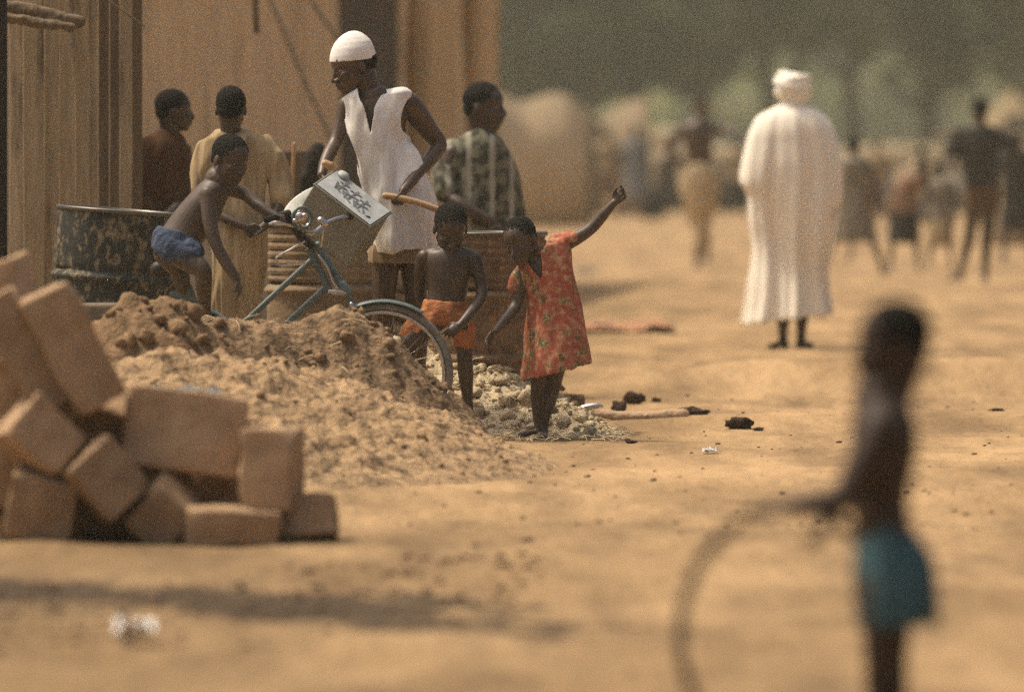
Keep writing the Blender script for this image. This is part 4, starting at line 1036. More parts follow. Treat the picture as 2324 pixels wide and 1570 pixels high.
p.cloth('shorts', 'brown_shorts', lambda v: (p.rows([(2196,415,2266,415,.13),(2192,440,2270,440,.14)], vol=v), p.limb([(2212,440,0,22),(2208,474,0,21)], vol=v), p.limb([(2250,440,0,22),(2248,474,0,21)], vol=v)), fold=.01)

v = Vol(); v.tube([(W(2122,303,239,.14),.024),(W(2222,298,239,.14),.026),(W(2345,304,239,.14),.024)], n=10)
tag(link('carrying_pole', v.mesh(), M['wood_grey'], loc=W(2222,299,239,.12)), 'thin pole carried across the shoulders of the boy in black', 'pole')
# ---- the near child with the hoop
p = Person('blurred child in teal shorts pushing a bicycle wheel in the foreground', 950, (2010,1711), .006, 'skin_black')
p.head(2022,782,196,(-1,-.15,-.10),(.05,0,1), neck=(2000,905,.0), d=0, neck_r=.27)
p.rows([(1966,884,2038,888,.035),(1942,918,2066,923,.095),(1930,960,2082,965,.12),(1930,1020,2084,1020,.12),(1930,1080,2072,1080,.105),(1932,1140,2062,1140,.10),(1936,1190,2070,1190,.10),(1952,1250,2100,1250,.09),(1960,1320,2100,1320,.08)])
p.limb([(1990,968,-.095,38),(1962,1030,-.11,38),(1928,1098,-.12,34),(1905,1126,-.12,33),(1850,1138,-.13,29),(1790,1147,-.13,21)])
p.hand(1790,1147,-.13,(-1,0,.1),(0,.2,-1),(0,-.9,-.2),108,curl=(.55,.6,.7,.8),tcurl=.4)
p.limb([(1995,968,.095,36),(1960,1040,.11,32),(1925,1110,.10,27),(1905,1140,.06,25),(1885,1168,.01,20),(1868,1190,-.02,16)])
p.hand(1870,1187,-.02,(-.4,-.1,-1),(-.6,.1,.2),(-.3,-1,.2),92,curl=(.8,.9,1.0,1.0),tcurl=.4)
p.limb([(2004,1330,-.05,56),(2000,1420,-.05,48),(1998,1500,-.05,40),(2000,1580,-.04,38),(2008,1650,-.03,21),(2006,1690,-.02,18)])
p.limb([(2020,1330,.07,54),(2026,1420,.07,46),(2024,1500,.08,40),(2026,1580,.10,38),(2030,1650,.13,21),(2034,1690,.14,18)])
p.foot(2006,1672,-.02,(-1,-.1,0),150); p.foot(2044,1672,.14,(-1,-.1,0),150)
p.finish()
p.cloth('shorts', 'teal_shorts', lambda v: p.rows([(1948,1188,2062,1192,.10),(1944,1230,2092,1225,.11),(1938,1290,2116,1280,.12),(1942,1350,2126,1345,.125),(1950,1424,2122,1420,.12)], vol=v, n=36), cut=lambda c,n: n.z < -.6 and p.px(c)[1] > 1400, fold=.014, kx=9, kz=2, seed=5)

# hoop: a bicycle rim with its tyre
def ring_mesh(c, R_, r, axis_yaw=0, n=96, m=12, zf=1.0, flat=1.0):
    bm = bmesh.new(); rot = Matrix.Rotation(axis_yaw, 3, 'Z'); prev = None; first = None
    for i in range(n+1):
        if i == n:
            ring = first
        else:
            t = 2*PI*i/n; rad = Vector((math.cos(t),0,math.sin(t)))
            ring = [bm.verts.new(c + rot @ (rad*(R_+r*math.cos(q)) + Vector((0,r*flat*math.sin(q),0)))) for q in (2*PI*k/m for k in range(m))]
        if i == 0: first = ring
        if prev:
            for k in range(m): bm.faces.new((prev[k], prev[(k+1)%m], ring[(k+1)%m], ring[k]))
        prev = ring
    me = bpy.data.meshes.new('ring'); bm.to_mesh(me); bm.free(); return me
hc_ = W(1786,1432,950,-.02); HYAW = math.radians(30)
hoop = empty('bicycle_hoop', (hc_.x, hc_.y, 0), 'loose bicycle wheel without spokes pushed by the foreground child', 'wheel')
link('tyre', ring_mesh(hc_, .303, .0080, axis_yaw=HYAW), M['hoop_rubber'], hoop); link('rim', ring_mesh(hc_, .288, .0035, flat=1.8, axis_yaw=HYAW), M['hoop_rubber'], hoop)

# ---- blurred people far behind
def far_person(x, yf, s, h, label, top, bottom, lean=0, arm=0, bend=0, stride=12, fwd=(0,1,0), skin='skin', wide=1.0):
    """x, feet y on the sheet, scale s, height h m"""
    k = s*h/1.7
    p = Person(label, s, (x, yf), .022, skin)
    Y = lambda m: yf - m*k       # height for a 1.7 m person
    X = lambda m, hh: x + m*k*wide + lean*k*hh
    p.head(X(bend*.5,1.55), Y(1.585-bend*.35), .235*k, fwd, (bend*.5,0,1), neck=(X(bend*.35,1.4),Y(1.42-bend*.25),0), eyes=False)
    p.rows([(X(-.07+bend*.35,1.42),Y(1.44-bend*.25),X(.07+bend*.35,1.42),Y(1.44-bend*.25),.06),(X(-.19+bend*.3,1.35),Y(1.36-bend*.2),X(.19+bend*.3,1.35),Y(1.36-bend*.2),.11),(X(-.14,1.1),Y(1.08),X(.14,1.1),Y(1.08),.1),(X(-.16,.9),Y(.88),X(.16,.9),Y(.88),.1)])
    for sg in (-1,1):
        st = stride*sg*k/100
        p.limb([(X(sg*.09,.88),Y(.86),0,.075*k),(X(sg*.10,.5)+st*.5,Y(.48),0,.052*k),(X(sg*.1,.1)+st,Y(.09),.05*sg,.036*k)]); p.foot(X(sg*.1,.1)+st,Y(.09),.05*sg,(sg*.2,-fwd[1] if fwd[1] else -1,0),.25*k)
        a = arm if sg > 0 else arm*.4
        p.limb([(X(sg*.19+bend*.3,1.34),Y(1.34-bend*.2),0,.05*k),(X(sg*(.24+.15*a),1.08),Y(1.06+.2*a),-.05,.04*k),(X(sg*(.22+.35*a),.84),Y(.82+.35*a),-.12,.028*k)])
        p.hand(X(sg*(.22+.35*a),.84),Y(.82+.35*a),-.12,(sg*a,0,-1+a),(0,-1,0),(0,-1,.2),.17*k)
    p.finish()
    p.cloth('shirt', top, lambda v: p.rows([(X(-.08+bend*.35,1.42),Y(1.46-bend*.25),X(.08+bend*.35,1.42),Y(1.46-bend*.25),.08),(X(-.22+bend*.3,1.35),Y(1.38-bend*.2),X(.22+bend*.3,1.35),Y(1.38-bend*.2),.13),(X(-.18,1.1),Y(1.08),X(.18,1.1),Y(1.08),.13),(X(-.21,.8),Y(.80),X(.21,.8),Y(.80),.15)], vol=v), fold=.02, kx=8)
    p.cloth('wrapper', bottom, lambda v: p.rows([(X(-.18,.95),Y(.92),X(.18,.95),Y(.92),.13),(X(-.21,.7),Y(.68),X(.21,.7),Y(.68),.16),(X(-.22,.45),Y(.42),X(.22,.45),Y(.42),.18)], vol=v), fold=.02, kx=8)
far_person(1936, 628, 224, 1.42, 'blurred child in grey print clothes just right of the white robe', 'grey_print', 'grey_print', stride=26, arm=.3)
far_person(2052, 622, 220, 1.3, 'blurred bending person in dark clothes with a faded pink bundle', 'pink_print', 'dark_cloth', stride=10, bend=.45, arm=.5)
far_person(2134, 618, 216, 1.15, 'blurred child in olive clothes left of the boy in black', 'grey_print', 'tan_cloth', stride=8)
far_person(2308, 600, 206, 1.5, 'blurred person in dark clothes at the right frame edge', 'dark_cloth', 'dark_cloth', stride=8, arm=.6)
far_person(1442, 500, 142, 1.5, 'blurred person in blue grey clothes by the mat fence', 'blue_grey', 'blue_grey')
far_person(1376, 492, 138, 1.45, 'blurred person in tan clothes left of the blue grey one', 'tan_cloth', 'brown_shorts')
far_person(1512, 480, 130, 1.25, 'blurred stooping person in dark clothes left of the shirtless man', 'dark_cloth', 'dark_cloth', bend=.4)
far_person(1672, 500, 142, 1.3, 'blurred person in pale clothes left of the white robe', 'tan_cloth', 'dark_cloth')
far_person(1252, 492, 138, 1.6, 'blurred person in brown clothes beside the hut doorway', 'brown_tunic', 'tan_cloth')
far_person(1990, 520, 156, 1.3, 'blurred person in tan clothes farther back near the sacks', 'tan_cloth', 'grey_print')

far_person(1960, 600, 208, 1.1, 'blurred small child in pink behind the child in grey print', 'pink_print', 'tan_cloth', stride=14, fwd=(1,.3,0))
far_person(2090, 560, 182, 1.25, 'blurred person in cream clothes behind the bending person', 'cream_trousers', 'grey_print', stride=8)
far_person(1712, 470, 124, 1.5, 'blurred distant person in blue grey just left of the white robe', 'blue_grey', 'tan_cloth')
far_person(1206, 478, 130, 1.5, 'blurred distant person in pale clothes left of the one in brown', 'cream_trousers', 'tan_cloth')
far_person(1330, 470, 124, 1.45, 'blurred distant person in rust clothes between the mat fences', 'pink_print', 'brown_shorts')
far_person(1560, 462, 118, 1.4, 'blurred distant person in grey print behind the shirtless man', 'grey_print', 'tan_cloth')
#=PROPS_SPLIT
# ================================================================== THE TIN, BAR, BASIN
s_ = 465
a0 = W(718,418,s_,-.44)
e1 = Vector((128,-30,-97))/s_; e2 = Vector((46,96,31))/s_
e1n = e1.normalized(); e2 = e2 - e1n*e2.dot(e1n); e3 = e1.cross(e2).normalized()
if e3.z > 0: e3 = -e3
e3 = e3*.26; e2 = e2.normalized()*.24
e1 = e1n*.345
tin = empty('square_tin', a0+e1*.5+e2*.5+e3, 'large square metal tin tilted in the hands of the man', 'tin')
def sheet_box(name, o, a, b, c, mt, t=.0):
    v = Vol(); v.box(o+(a+b+c)/2, a/2, b/2, c/2); me = v.mesh(bevel=.006, seg=2)
    return link(name, me, mt, tin, smooth=False)
n1, n2, n3 = e1.normalized(), e2.normalized(), e3.normalized()
v = Vol(); v.box(a0+(e1+e2+e3)/2, e1/2, e2/2, e3/2)
me = v.mesh(bevel=.010, seg=3)
bm = bmesh.new(); bm.from_mesh(me); bmesh.ops.subdivide_edges(bm, edges=bm.edges[:], cuts=10, use_grid_fill=True); bm.normal_update()
for q in bm.verts: q.co += q.normal*.006*noise.noise(q.co*9)
bm.to_mesh(me); bm.free()
link('tin_wall', me, M['tin'], tin)
v = Vol(); o_ = a0 - n3*.0075 + n1*.016 + n2*.016
v.box(o_+(e1-n1*.032)/2+(e2-n2*.032)/2, (e1-n1*.014)/2, (e2-n2*.014)/2, n3*.0012)
link('painted_panel', v.mesh(bevel=.002), M['tin_light'], tin, smooth=False)  # thin paler panel over the upper face of the tin
# seam beads along the edges
v = Vol()
for st, dv in ((a0, e1),(a0+e2, e1),(a0,e2),(a0+e1,e2)):
    v.tube([(st, .0055),(st+dv, .0055)], n=8)
link('seam', v.mesh(), M['tin'], tin)
v = Vol()
for st, dv in ((a0+e1,e3),(a0+e3,e1)):
    v.tube([(st, .004),(st+dv, .004)], n=8)
link('seam', v.mesh(), M['tin'], tin)
# stencilled strokes on the light panel
def stroke(v, pts, w=.006):
    for (a, b), (c, d) in zip(pts[:-1], pts[1:]):
        A_ = a0 - n3*.0115 + e1*a + e2*b; B_ = a0 - n3*.0115 + e1*c + e2*d
        dd = (B_-A_)
        if dd.length < 1e-5: continue
        sd = n3.cross(dd.normalized())
        v.box((A_+B_)/2, dd/2, sd*w/2, n3*.0012)
v = Vol()
for ox, oy, sc in ((.28,.52,1.25),(.49,.46,1.5),(.68,.40,1.4)):
    for st in ([(-.07,.12),(.05,.16)],[(-.01,.22),(-.02,-.12),(.03,-.16)],[(-.08,-.02),(.06,.04)],[(-.05,-.14),(-.08,.05)],[(.02,-.02),(.07,-.14)]):
        stroke(v, [(ox+a*sc, oy+b*sc) for a, b in st], .0085)
stroke(v, [(.16,.62),(.19,.56)], .008); stroke(v, [(.2,.44),(.22,.40)], .008)
link('stencil_marks', v.mesh(), M['ink'], tin, smooth=False)
v = Vol(); cc = a0+e2*1.0+n1*.05-n3*.012-n2*.02
v.tube([(cc,.030),(cc-n3*.012,.029)], n=20, round_ends=False); link('spout', v.mesh(), M['tin_light'], tin)
v = Vol(); v.tube([(W(741,371,s_,-.235),.019),(W(752,376,s_,-.235),.021)], n=14); link('handle_knob', v.mesh(), M['wood'], tin)
v = Vol(); v.tube([(W(876,444,s_,-.205),.017),(W(905,448,s_,-.21),.0165),(W(960,462,s_,-.215),.0165),(W(1008,481,s_,-.215),.017)], n=16)
tag(link('wooden_bar', v.mesh(), M['wood'], loc=W(930,450,s_,-.2)), 'smooth round wooden bar held beside the tilted tin at the white tunic', 'bar')
# enamel basin held behind the handlebar
v = Vol(); bc = W(672,488,s_,-.12)
bm = lathe([(.001,-.045),(.075,-.042),(.10,-.015),(.125,.018),(.128,.02),(.122,.018),(.097,-.012),(.073,-.038),(.001,-.040)], 48)
me = bpy.data.meshes.new('b'); bm.to_mesh(me); bm.free()
o = link('enamel_basin', me, M['enamel']); o.location = W(700,466,s_,-.12); o.rotation_euler = (math.radians(24), math.radians(-33), 0)
tag(o, 'chipped pale enamel basin edge behind the handlebar', 'basin')

# ================================================================== BICYCLE
sb = 473
bike = empty('bicycle', W(640,985,sb), 'old grey green bicycle half buried in the clay heap', 'bicycle')
def T(name, pts, r, mt, parent=bike, sub=5, n=14, round_ends=True):
    v = Vol(); v.tube([(W(q[0],q[1],sb,q[2]), (q[3] if len(q) > 3 else r)) for q in pts], n=n, sub=sub, round_ends=round_ends)
    return link(name, v.mesh(), M[mt], parent)
fr = T('top_tube', [(712,586,0),(560,727,0),(470,812,0)], .0150, 'bike_paint')
T('down_tube', [(742,650,0),(646,740,0),(528,858,0)], .0165, 'bike_paint')
T('head_tube', [(702,566,0,.021),(704,570,0,.019),(748,660,0,.019),(750,664,0,.021)], .019, 'bike_paint')
T('seat_tube', [(396,616,0),(448,724,0),(524,864,0)], .0150, 'bike_paint')
T('chain_stay', [(524,864,.04),(415,862,.05)], .010, 'bike_paint'); T('seat_stay', [(432,690,.04),(415,862,.05)], .008, 'bike_paint')
T('fork', [(722,556,0,.019),(730,572,0,.018),(782,654,0,.018),(790,668,0,.015),(800,694,.0,.013),(838,780,.0,.011),(868,850,.0,.009)], .015, 'bike_paint')
T('fork_sleeve', [(776,646,0),(788,662,0)], .024, 'bike_paint')
T('fork_crown', [(748,662,-.01),(786,664,-.01)], .013, 'chrome')
T('stem', [(708,575,0),(696,548,0),(690,530,0),(700,512,-.03)], .013, 'chrome')
T('brake_rod', [(724,580,-.03),(744,608,-.03),(756,640,-.03),(766,652,-.03)], .006, 'chrome')
T('headset_nut', [(728,500,-.03),(738,508,-.03)], .018, 'chrome')
T('lamp_bracket', [(728,560,-.02),(732,535,-.03),(734,515,-.03)], .006, 'chrome')
T('axle_nut', [(798,690,-.04),(802,698,-.04)], .012, 'chrome')
hb = T('handlebar', [(612,497,-.22),(650,486,-.20),(672,498,-.12),(690,520,-.03),(712,528,.04),(744,505,.15),(790,492,.24),(830,498,.26)], .0115, 'chrome')
T('grip', [(609,498,-.22),(630,491,-.22),(656,483,-.20)], .0175, 'dark_rubber', hb)
T('grip', [(790,492,.24),(832,499,.26)], .0175, 'dark_rubber', hb)
T('brake_lever', [(615,507,-.25),(630,503,-.26),(648,507,-.25),(668,512,-.2)], .007, 'chrome')
T('brake_lever', [(692,548,-.1),(660,566,-.14),(632,582,-.16),(630,592,-.16),(640,602,-.15),(662,600,-.12),(694,598,-.08)], .0055, 'chrome')
T('steering_arm', [(655,494,-.18,.018),(672,520,-.13,.020),(690,542,-.06,.022),(706,556,-.02,.018)], .02, 'dark_rubber')
v = Vol(); v.ell(W(682,492,sb,-.20), Vector((.034,.022,.028))); v.ell(W(694,488,sb,-.22), Vector((.016,.012,.012))); v.ell(W(672,500,sb,-.22), Vector((.014,.012,.012)))
link('bell', v.mesh(), M['chrome'], bike)
link('lamp_ring', ring_mesh(W(688,494,sb,-.19), .050, .008, axis_yaw=.5), M['bike_paint'], bike)
T('saddle', [(362,612,0,.045),(384,606,0,.05),(410,606,0,.034),(440,610,0,.016)], .03, 'saddle')
for cx_, cy_, fr0, fr1 in ((868,848,.98,2.9),(415,858,.1,3.05)):
    wc = W(cx_, cy_, sb)
    wh = link('wheel', ring_mesh(wc, .322, .0185), M['tyre'], bike)
    link('rim', ring_mesh(wc, .296, .010, flat=1.5), M['chrome'], wh)
    v = Vol(); v.tube([(wc+Vector((0,-.04,0)),.022),(wc+Vector((0,.04,0)),.022)], n=12)
    for k in range(32):
        t = 2*PI*k/32; e = wc+Vector((math.cos(t)*.29,0,math.sin(t)*.29)); sgn = 1 if k%2 else -1
        v.tube([(wc+Vector((math.cos(t+.5*sgn)*.02, sgn*.03, math.sin(t+.5*sgn)*.02)), .0007),(e,.0007)], n=5, round_ends=False)
    link('spokes', v.mesh(), M['chrome'], wh)
    # mudguard arc
    bm = bmesh.new(); prev = None; N = 60
    for i in range(N+1):
        t = fr0+(fr1-fr0)*i/N; rad = Vector((math.cos(t),0,math.sin(t))); ring = []
        for k in range(9):
            q = -1.15+2.3*k/8
            ring.append(bm.verts.new(wc + rad*(.332+.026*math.cos(q)) + Vector((0,.036*math.sin(q),0))))
        if prev:
            for k in range(8): bm.faces.new((prev[k],prev[k+1],ring[k+1],ring[k]))
        prev = ring
    me = bpy.data.meshes.new('g'); bm.to_mesh(me); bm.free(); o = link('mudguard', me, M['bike_paint'], bike)
    m = o.modifiers.new('t','SOLIDIFY'); m.thickness = .003
v = Vol(); v.box(W(424,694,sb,-.05), Vector((.055,0,.02)), Vector((0,.008,0)), Vector((-.03,0,.085)))
link('chain_guard', v.mesh(bevel=.006), M['bike_paint'], bike, smooth=False)

# ================================================================== FAR BACKGROUND
def leaf_quads(bm, c, r, n, rnd, size, mi_pick):
    for i in range(n):
        while True:
            q = Vector((rnd.uniform(-1,1), rnd.uniform(-1,1), rnd.uniform(-1,1)))
            if .25 < q.length < 1: break
        pos = c + Vector((q.x*r.x, q.y*r.y, q.z*r.z))
        a = Vector((rnd.gauss(0,1), rnd.gauss(0,1), rnd.gauss(0,.6))).normalized(); b = a.cross(Vector((rnd.gauss(0,1), rnd.gauss(0,1), rnd.gauss(0,1)))).normalized()
        sz = size*rnd.uniform(.5,1.3)
        vs = [bm.verts.new(pos+a*sz*.6), bm.verts.new(pos+b*sz*.35), bm.verts.new(pos-a*sz*.6), bm.verts.new(pos-b*sz*.35)]
        f = bm.faces.new(vs); f.material_index = mi_pick
def tree(x, s, h, w, label, seed, mats=('leaf_a','leaf_b','leaf_c'), low=.25, clumps=34):
    rnd = random.Random(seed); b = W(x, HY, s); b.z = 0
    root = empty('shade_tree', b, label, 'tree', 'leafy trees beyond the square')
    v = Vol(); tr = h*.028
    v.tube([(b-UP*.1,tr*1.5),(b+UP*h*.15+Vector((.1,0,0)),tr),(b+UP*h*.35,tr*.8),(b+UP*h*.6+Vector((rnd.uniform(-.5,.5),0,0)),tr*.4)], n=10)
    for k in range(6):
        a = rnd.uniform(0,2*PI); z0 = h*rnd.uniform(.2,.45); rr = w*rnd.uniform(.25,.42)
        v.tube([(b+UP*z0,tr*.5),(b+UP*(z0+h*.15)+Vector((math.cos(a),math.sin(a),0))*rr*.5,tr*.35),(b+UP*(z0+h*.3)+Vector((math.cos(a),math.sin(a),0))*rr,tr*.15)], n=7)
    link('trunk', v.mesh(), M['bark'], root)
    bm = bmesh.new()
    for k in range(clumps):
        a = rnd.uniform(0,2*PI); t = rnd.random(); z = h*(low+(1-low)*t); env = math.sin(PI*min(1,(t*.85+.12)))**.6
        rr = w*.5*env*math.sqrt(rnd.random()); c = b+Vector((math.cos(a)*rr, math.sin(a)*rr, z))
        cr = w*rnd.uniform(.09,.17); r = rnd.random(); mi = 0 if r < .45 else (1 if r < .72 else 2)
        leaf_quads(bm, c, Vector((cr,cr,cr*.75)), 95, rnd, w*.055, mi)
    me = bpy.data.meshes.new('crown'); bm.to_mesh(me); bm.free()
    link('crown', me, [M[m] for m in mats], root, smooth=False)
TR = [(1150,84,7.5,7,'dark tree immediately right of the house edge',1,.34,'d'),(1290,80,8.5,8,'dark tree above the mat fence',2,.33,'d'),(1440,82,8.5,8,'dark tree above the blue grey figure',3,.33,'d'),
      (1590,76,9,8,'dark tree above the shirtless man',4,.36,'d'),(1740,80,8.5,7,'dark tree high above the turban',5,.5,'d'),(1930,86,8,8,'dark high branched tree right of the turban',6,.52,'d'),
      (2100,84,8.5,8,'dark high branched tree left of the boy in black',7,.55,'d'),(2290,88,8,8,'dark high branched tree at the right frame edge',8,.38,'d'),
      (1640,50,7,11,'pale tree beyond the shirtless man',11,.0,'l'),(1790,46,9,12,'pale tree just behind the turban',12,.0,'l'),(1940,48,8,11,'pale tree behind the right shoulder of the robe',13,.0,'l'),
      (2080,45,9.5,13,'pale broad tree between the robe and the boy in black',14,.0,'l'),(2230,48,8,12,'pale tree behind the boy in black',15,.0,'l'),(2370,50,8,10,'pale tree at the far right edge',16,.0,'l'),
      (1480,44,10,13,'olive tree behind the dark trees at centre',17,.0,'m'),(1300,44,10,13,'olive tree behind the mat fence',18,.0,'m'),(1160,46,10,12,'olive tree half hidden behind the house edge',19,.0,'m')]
for i, (x, s, h, w, lb, sd, lw, kd) in enumerate(TR):
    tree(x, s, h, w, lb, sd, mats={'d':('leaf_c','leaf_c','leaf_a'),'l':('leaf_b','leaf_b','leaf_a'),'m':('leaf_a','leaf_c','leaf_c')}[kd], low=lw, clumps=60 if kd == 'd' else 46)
def undergrowth():
    bm = bmesh.new(); rnd = random.Random(77)
    for k in range(300):
        c = W(rnd.uniform(1080,2420), HY, rnd.uniform(34,40)); c.z = rnd.uniform(.5,10.5)
        leaf_quads(bm, c, Vector((2.2,2.2,1.6)), 60, rnd, .9, (rnd.choice((0,2,2)) if c.x < 8.0 else 1))
    me = bpy.data.meshes.new('b'); bm.to_mesh(me); bm.free()
    tag(link('bushes', me, [M['leaf_a'], M['leaf_b'], M['leaf_c']], smooth=False), 'dense green thicket filling the gaps behind the trees', 'thicket', kind='stuff')
undergrowth()
# mud wall running behind the square
def mud_wall(x0, x1, s, h, label, mt='far_wall', t=.4, seed=1):
    a = W(x0, HY, s); b = W(x1, HY, s); v = Vol()
    v.box(Vector(((a.x+b.x)/2, a.y, h/2-.1)), Vector(((b.x-a.x)/2,0,0)), Vector((0,t/2,0)), Vector((0,0,h/2+.1)))
    me = remesh(v.mesh(), .22, 1, roughen(.12, .5, seed)); tag(link('mud_wall', me, M[mt], loc=((a.x+b.x)/2, a.y, 0)), label, 'wall')
mud_wall(1560, 2450, 88, .95, 'long low sunlit mud wall behind the walking people', seed=2)
mud_wall(1190, 1570, 96, 1.5, 'higher sunlit mud wall behind the thatched hut', seed=5)
def hut_(x, s, r, h, label, sd, mt='mat_fence'):
    b = W(x, HY, s); b.z = 0; root = empty('thatched_hut', b, label, 'hut')
    bm = lathe([(r,-.1),(r*1.01,h*.5),(r,h)], 36); 
    for q in bm.verts: q.co += Vector((1,1,0))*.04*noise.noise(q.co*2+Vector((sd,0,0)))
    me = bpy.data.meshes.new('w'); bm.to_mesh(me); bm.free(); link('wall', me, M[mt]).parent = root
    bm = lathe([(r*1.35,h-.25),(r*1.37,h-.15),(r*.9,h+.35),(r*.4,h+.85),(r*.06,h+1.2),(.001,h+1.2)], 36)
    for q in bm.verts: q.co += q.co.normalized()*.10*noise.noise(q.co*2.5+Vector((sd,0,0)))
    me = bpy.data.meshes.new('r'); bm.to_mesh(me); bm.free(); link('thatched_roof', me, M['thatch']).parent = root
    v = Vol(); v.box(Vector((.05,-r*1.0,.85)), Vector((.38,0,0)), Vector((0,.06,0)), Vector((0,0,.85))); link('doorway', v.mesh(bevel=.02), M['doorway'], None).parent = root
hut_(2300, 100, 1.0, 1.1, 'small thatched hut at the right frame edge', 3, 'far_wall')
def fence(x0, x1, s, h, label, seed=1):
    a = W(x0, HY, s); b = W(x1, HY, s); root = empty('mat_fence', ((a.x+b.x)/2, a.y, 0), label, 'fence')
    n = int((b.x-a.x)/1.6)+1; rnd = random.Random(seed)
    for i in range(n+1):
        x = a.x+(b.x-a.x)*i/n
        v = Vol(); v.tube([(Vector((x,a.y-.04,-.1)),.04),(Vector((x+rnd.uniform(-.05,.05),a.y-.04,h*rnd.uniform(1.0,1.25))),.03)], n=8); link('post', v.mesh(), M['bark'], root)
    bm = bmesh.new(); N = 120; prev = None
    for i in range(N+1):
        x = a.x+(b.x-a.x)*i/N; y = a.y+.02*noise.noise(Vector((x*2,0,0))); hh = h*(.95+.30*noise.noise(Vector((x*1.1,4,0))))
        c = [bm.verts.new((x,y,-.05)), bm.verts.new((x,y+.03*noise.noise(Vector((x*4,1,0))),hh*.5)), bm.verts.new((x,y,hh))]
        if prev:
            for k in (0,1): bm.faces.new((prev[k],c[k],c[k+1],prev[k+1]))
        prev = c
    me = bpy.data.meshes.new('f'); bm.to_mesh(me); bm.free(); o = link('mat_panel', me, M['mat_fence'], root)
    m = o.modifiers.new('t','SOLIDIFY'); m.thickness = .02
fence(1110, 1345, 152, 2.0, 'woven mat fence with posts beyond the patterned tunic', 2)
fence(1350, 1470, 134, 1.95, 'tall pale mat fence left of the blue grey figure', 6)
fence(1440, 1560, 120, 1.1, 'short woven mat fence left of the shirtless man', 4)
# sacks and pots of the far market
def sack(x, y, s, w, h, label, mt='sack', name='sack'):
    v = Vol(); b = W(x, y, s); b.z = 0
    v.rings([(b+UP*h*t, Vector((w/2*r,0,0)), Vector((0,w/2*r*.8,0))) for t, r in ((-.02,.8),(.12,1),(.5,1.02),(.8,.85),(.93,.45),(1.0,.5))], 18)
    tag(link(name, remesh(v.mesh(), .04, 2, roughen(.03,3,x)), M[mt], loc=b), label, 'sack', 'sacks set out in the far market')
sack(1478, 500, 140, .5, .55, 'dark sack just right of the blue grey figure', 'dark_cloth')
sack(1530, 478, 128, .7, .5, 'dark sack left of the shirtless man', 'dark_cloth')
sack(1655, 478, 128, .8, .7, 'dark sack between the shirtless man and the white robe', 'dark_cloth')
sack(1985, 480, 130, .8, .75, 'tan sack farther back right of the white robe', 'sack')
sack(2085, 476, 127, .9, .8, 'tan sack behind the bending person', 'sack')
sack(2170, 482, 131, .7, .7, 'dark sack behind the boy in black', 'grey_print')
sack(2290, 560, 180, .5, .6, 'tan sack by the right frame edge', 'sack')
sack(1900, 462, 117, 1.0, .8, 'tan sack directly behind the white robe', 'sack')
for i, (x, s_, r, mt_, lb) in enumerate(((1410,136,.22,'mud_brick','round clay pot left of the blue grey figure'),(1600,132,.2,'mud_brick','round clay pot just behind the shirtless man'),(1740,128,.24,'mud_brick','round clay pot left of the white robe'),
        (2030,140,.22,'mud_brick','round clay pot right of the tan figure'),(2240,150,.24,'mud_brick','round clay pot behind the boy in black'))):
    b = W(x, HY, s_); bm = lathe([(r*.3,0),(r*.85,r*.35),(r,r*.8),(r*.85,r*1.3),(r*.45,r*1.6),(r*.55,r*1.75),(r*.5,r*1.75),(r*.4,r*1.55)], 28)
    me = bpy.data.meshes.new('pot'); bm.to_mesh(me); bm.free(); o = link('clay_pot', me, M[mt_]); o.location = (b.x, b.y, 0); tag(o, lb, 'clay pot', 'clay pots in the far market')
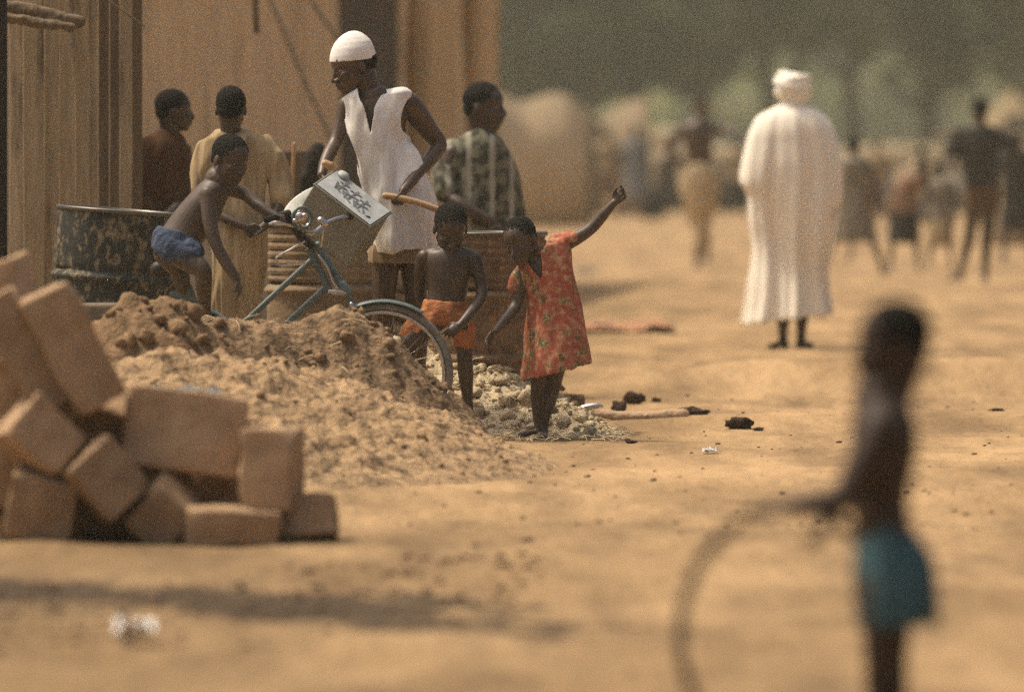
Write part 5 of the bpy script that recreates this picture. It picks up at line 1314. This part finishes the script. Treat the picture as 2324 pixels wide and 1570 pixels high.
# the dust hanging over the square
hv = Vol(); hv.box(Vector((0, 275, 11)), Vector((120,0,0)), Vector((0,267,0)), Vector((0,0,11.2)))
hm = bpy.data.materials.new('dust_haze'); hm.use_nodes = True; nt = hm.node_tree
nt.nodes.remove(nt.nodes['Principled BSDF']); vs_ = nt.nodes.new('ShaderNodeVolumeScatter'); vs_.inputs['Color'].default_value = (.96,.93,.66,1)
vs_.inputs['Density'].default_value = .00085; vs_.inputs['Anisotropy'].default_value = .35
nt.links.new(vs_.outputs[0], nt.nodes['Material Output'].inputs['Volume'])
o = link('dust_haze', hv.mesh(), hm, loc=(0,300,0), smooth=False); tag(o, 'warm dust haze hanging over the far side of the square', 'dust haze', kind='stuff')
# ================================================================== LIGHT AND CAMERA
S.world = bpy.data.worlds.new('World'); S.world.use_nodes = True
nt = S.world.node_tree; bg = nt.nodes['Background']
sky = nt.nodes.new('ShaderNodeTexSky'); sky.sky_type = 'NISHITA'; sky.sun_disc = False
EL, AZ = 63.0, -74.0      # azimuth measured from +Y towards +X
sky.sun_elevation = math.radians(EL); sky.sun_rotation = math.radians(AZ)
sky.air_density = .8; sky.dust_density = 10.0; sky.ozone_density = 0
nt.links.new(sky.outputs[0], bg.inputs['Color']); bg.inputs['Strength'].default_value = .15
sd = Vector((math.sin(math.radians(AZ))*math.cos(math.radians(EL)), math.cos(math.radians(AZ))*math.cos(math.radians(EL)), math.sin(math.radians(EL))))
sun = bpy.data.lights.new('sun', 'SUN'); sun.energy = 3.0; sun.angle = math.radians(3.0); sun.color = (1.0,.885,.69)
so = bpy.data.objects.new('sun', sun); C.objects.link(so); so.rotation_euler = (-sd).to_track_quat('-Z','Y').to_euler(); so.location = (0,30,30)
cam = bpy.data.cameras.new('camera'); co = bpy.data.objects.new('camera', cam); C.objects.link(co)
cam.sensor_width = 36.0; cam.sensor_fit = 'HORIZONTAL'; cam.lens = 36.0*F/2324.0
cam.shift_y = -(785-HY)/2324.0
co.location = (0,0,CAMZ); co.rotation_euler = (math.radians(90),0,0)
S.cycles.use_denoising = False; S.cycles.use_adaptive_sampling = True; S.cycles.adaptive_threshold = .015; S.cycles.adaptive_min_samples = 64; S.cycles.sample_clamp_indirect = 3.0
cam.clip_start = .5; cam.clip_end = 9000
cam.dof.use_dof = True; cam.dof.focus_distance = F/472; cam.dof.aperture_fstop = 2.35
S.camera = co
S.view_settings.view_transform = 'Standard'; S.view_settings.look = 'None'; S.view_settings.exposure = 0; S.view_settings.gamma = 1
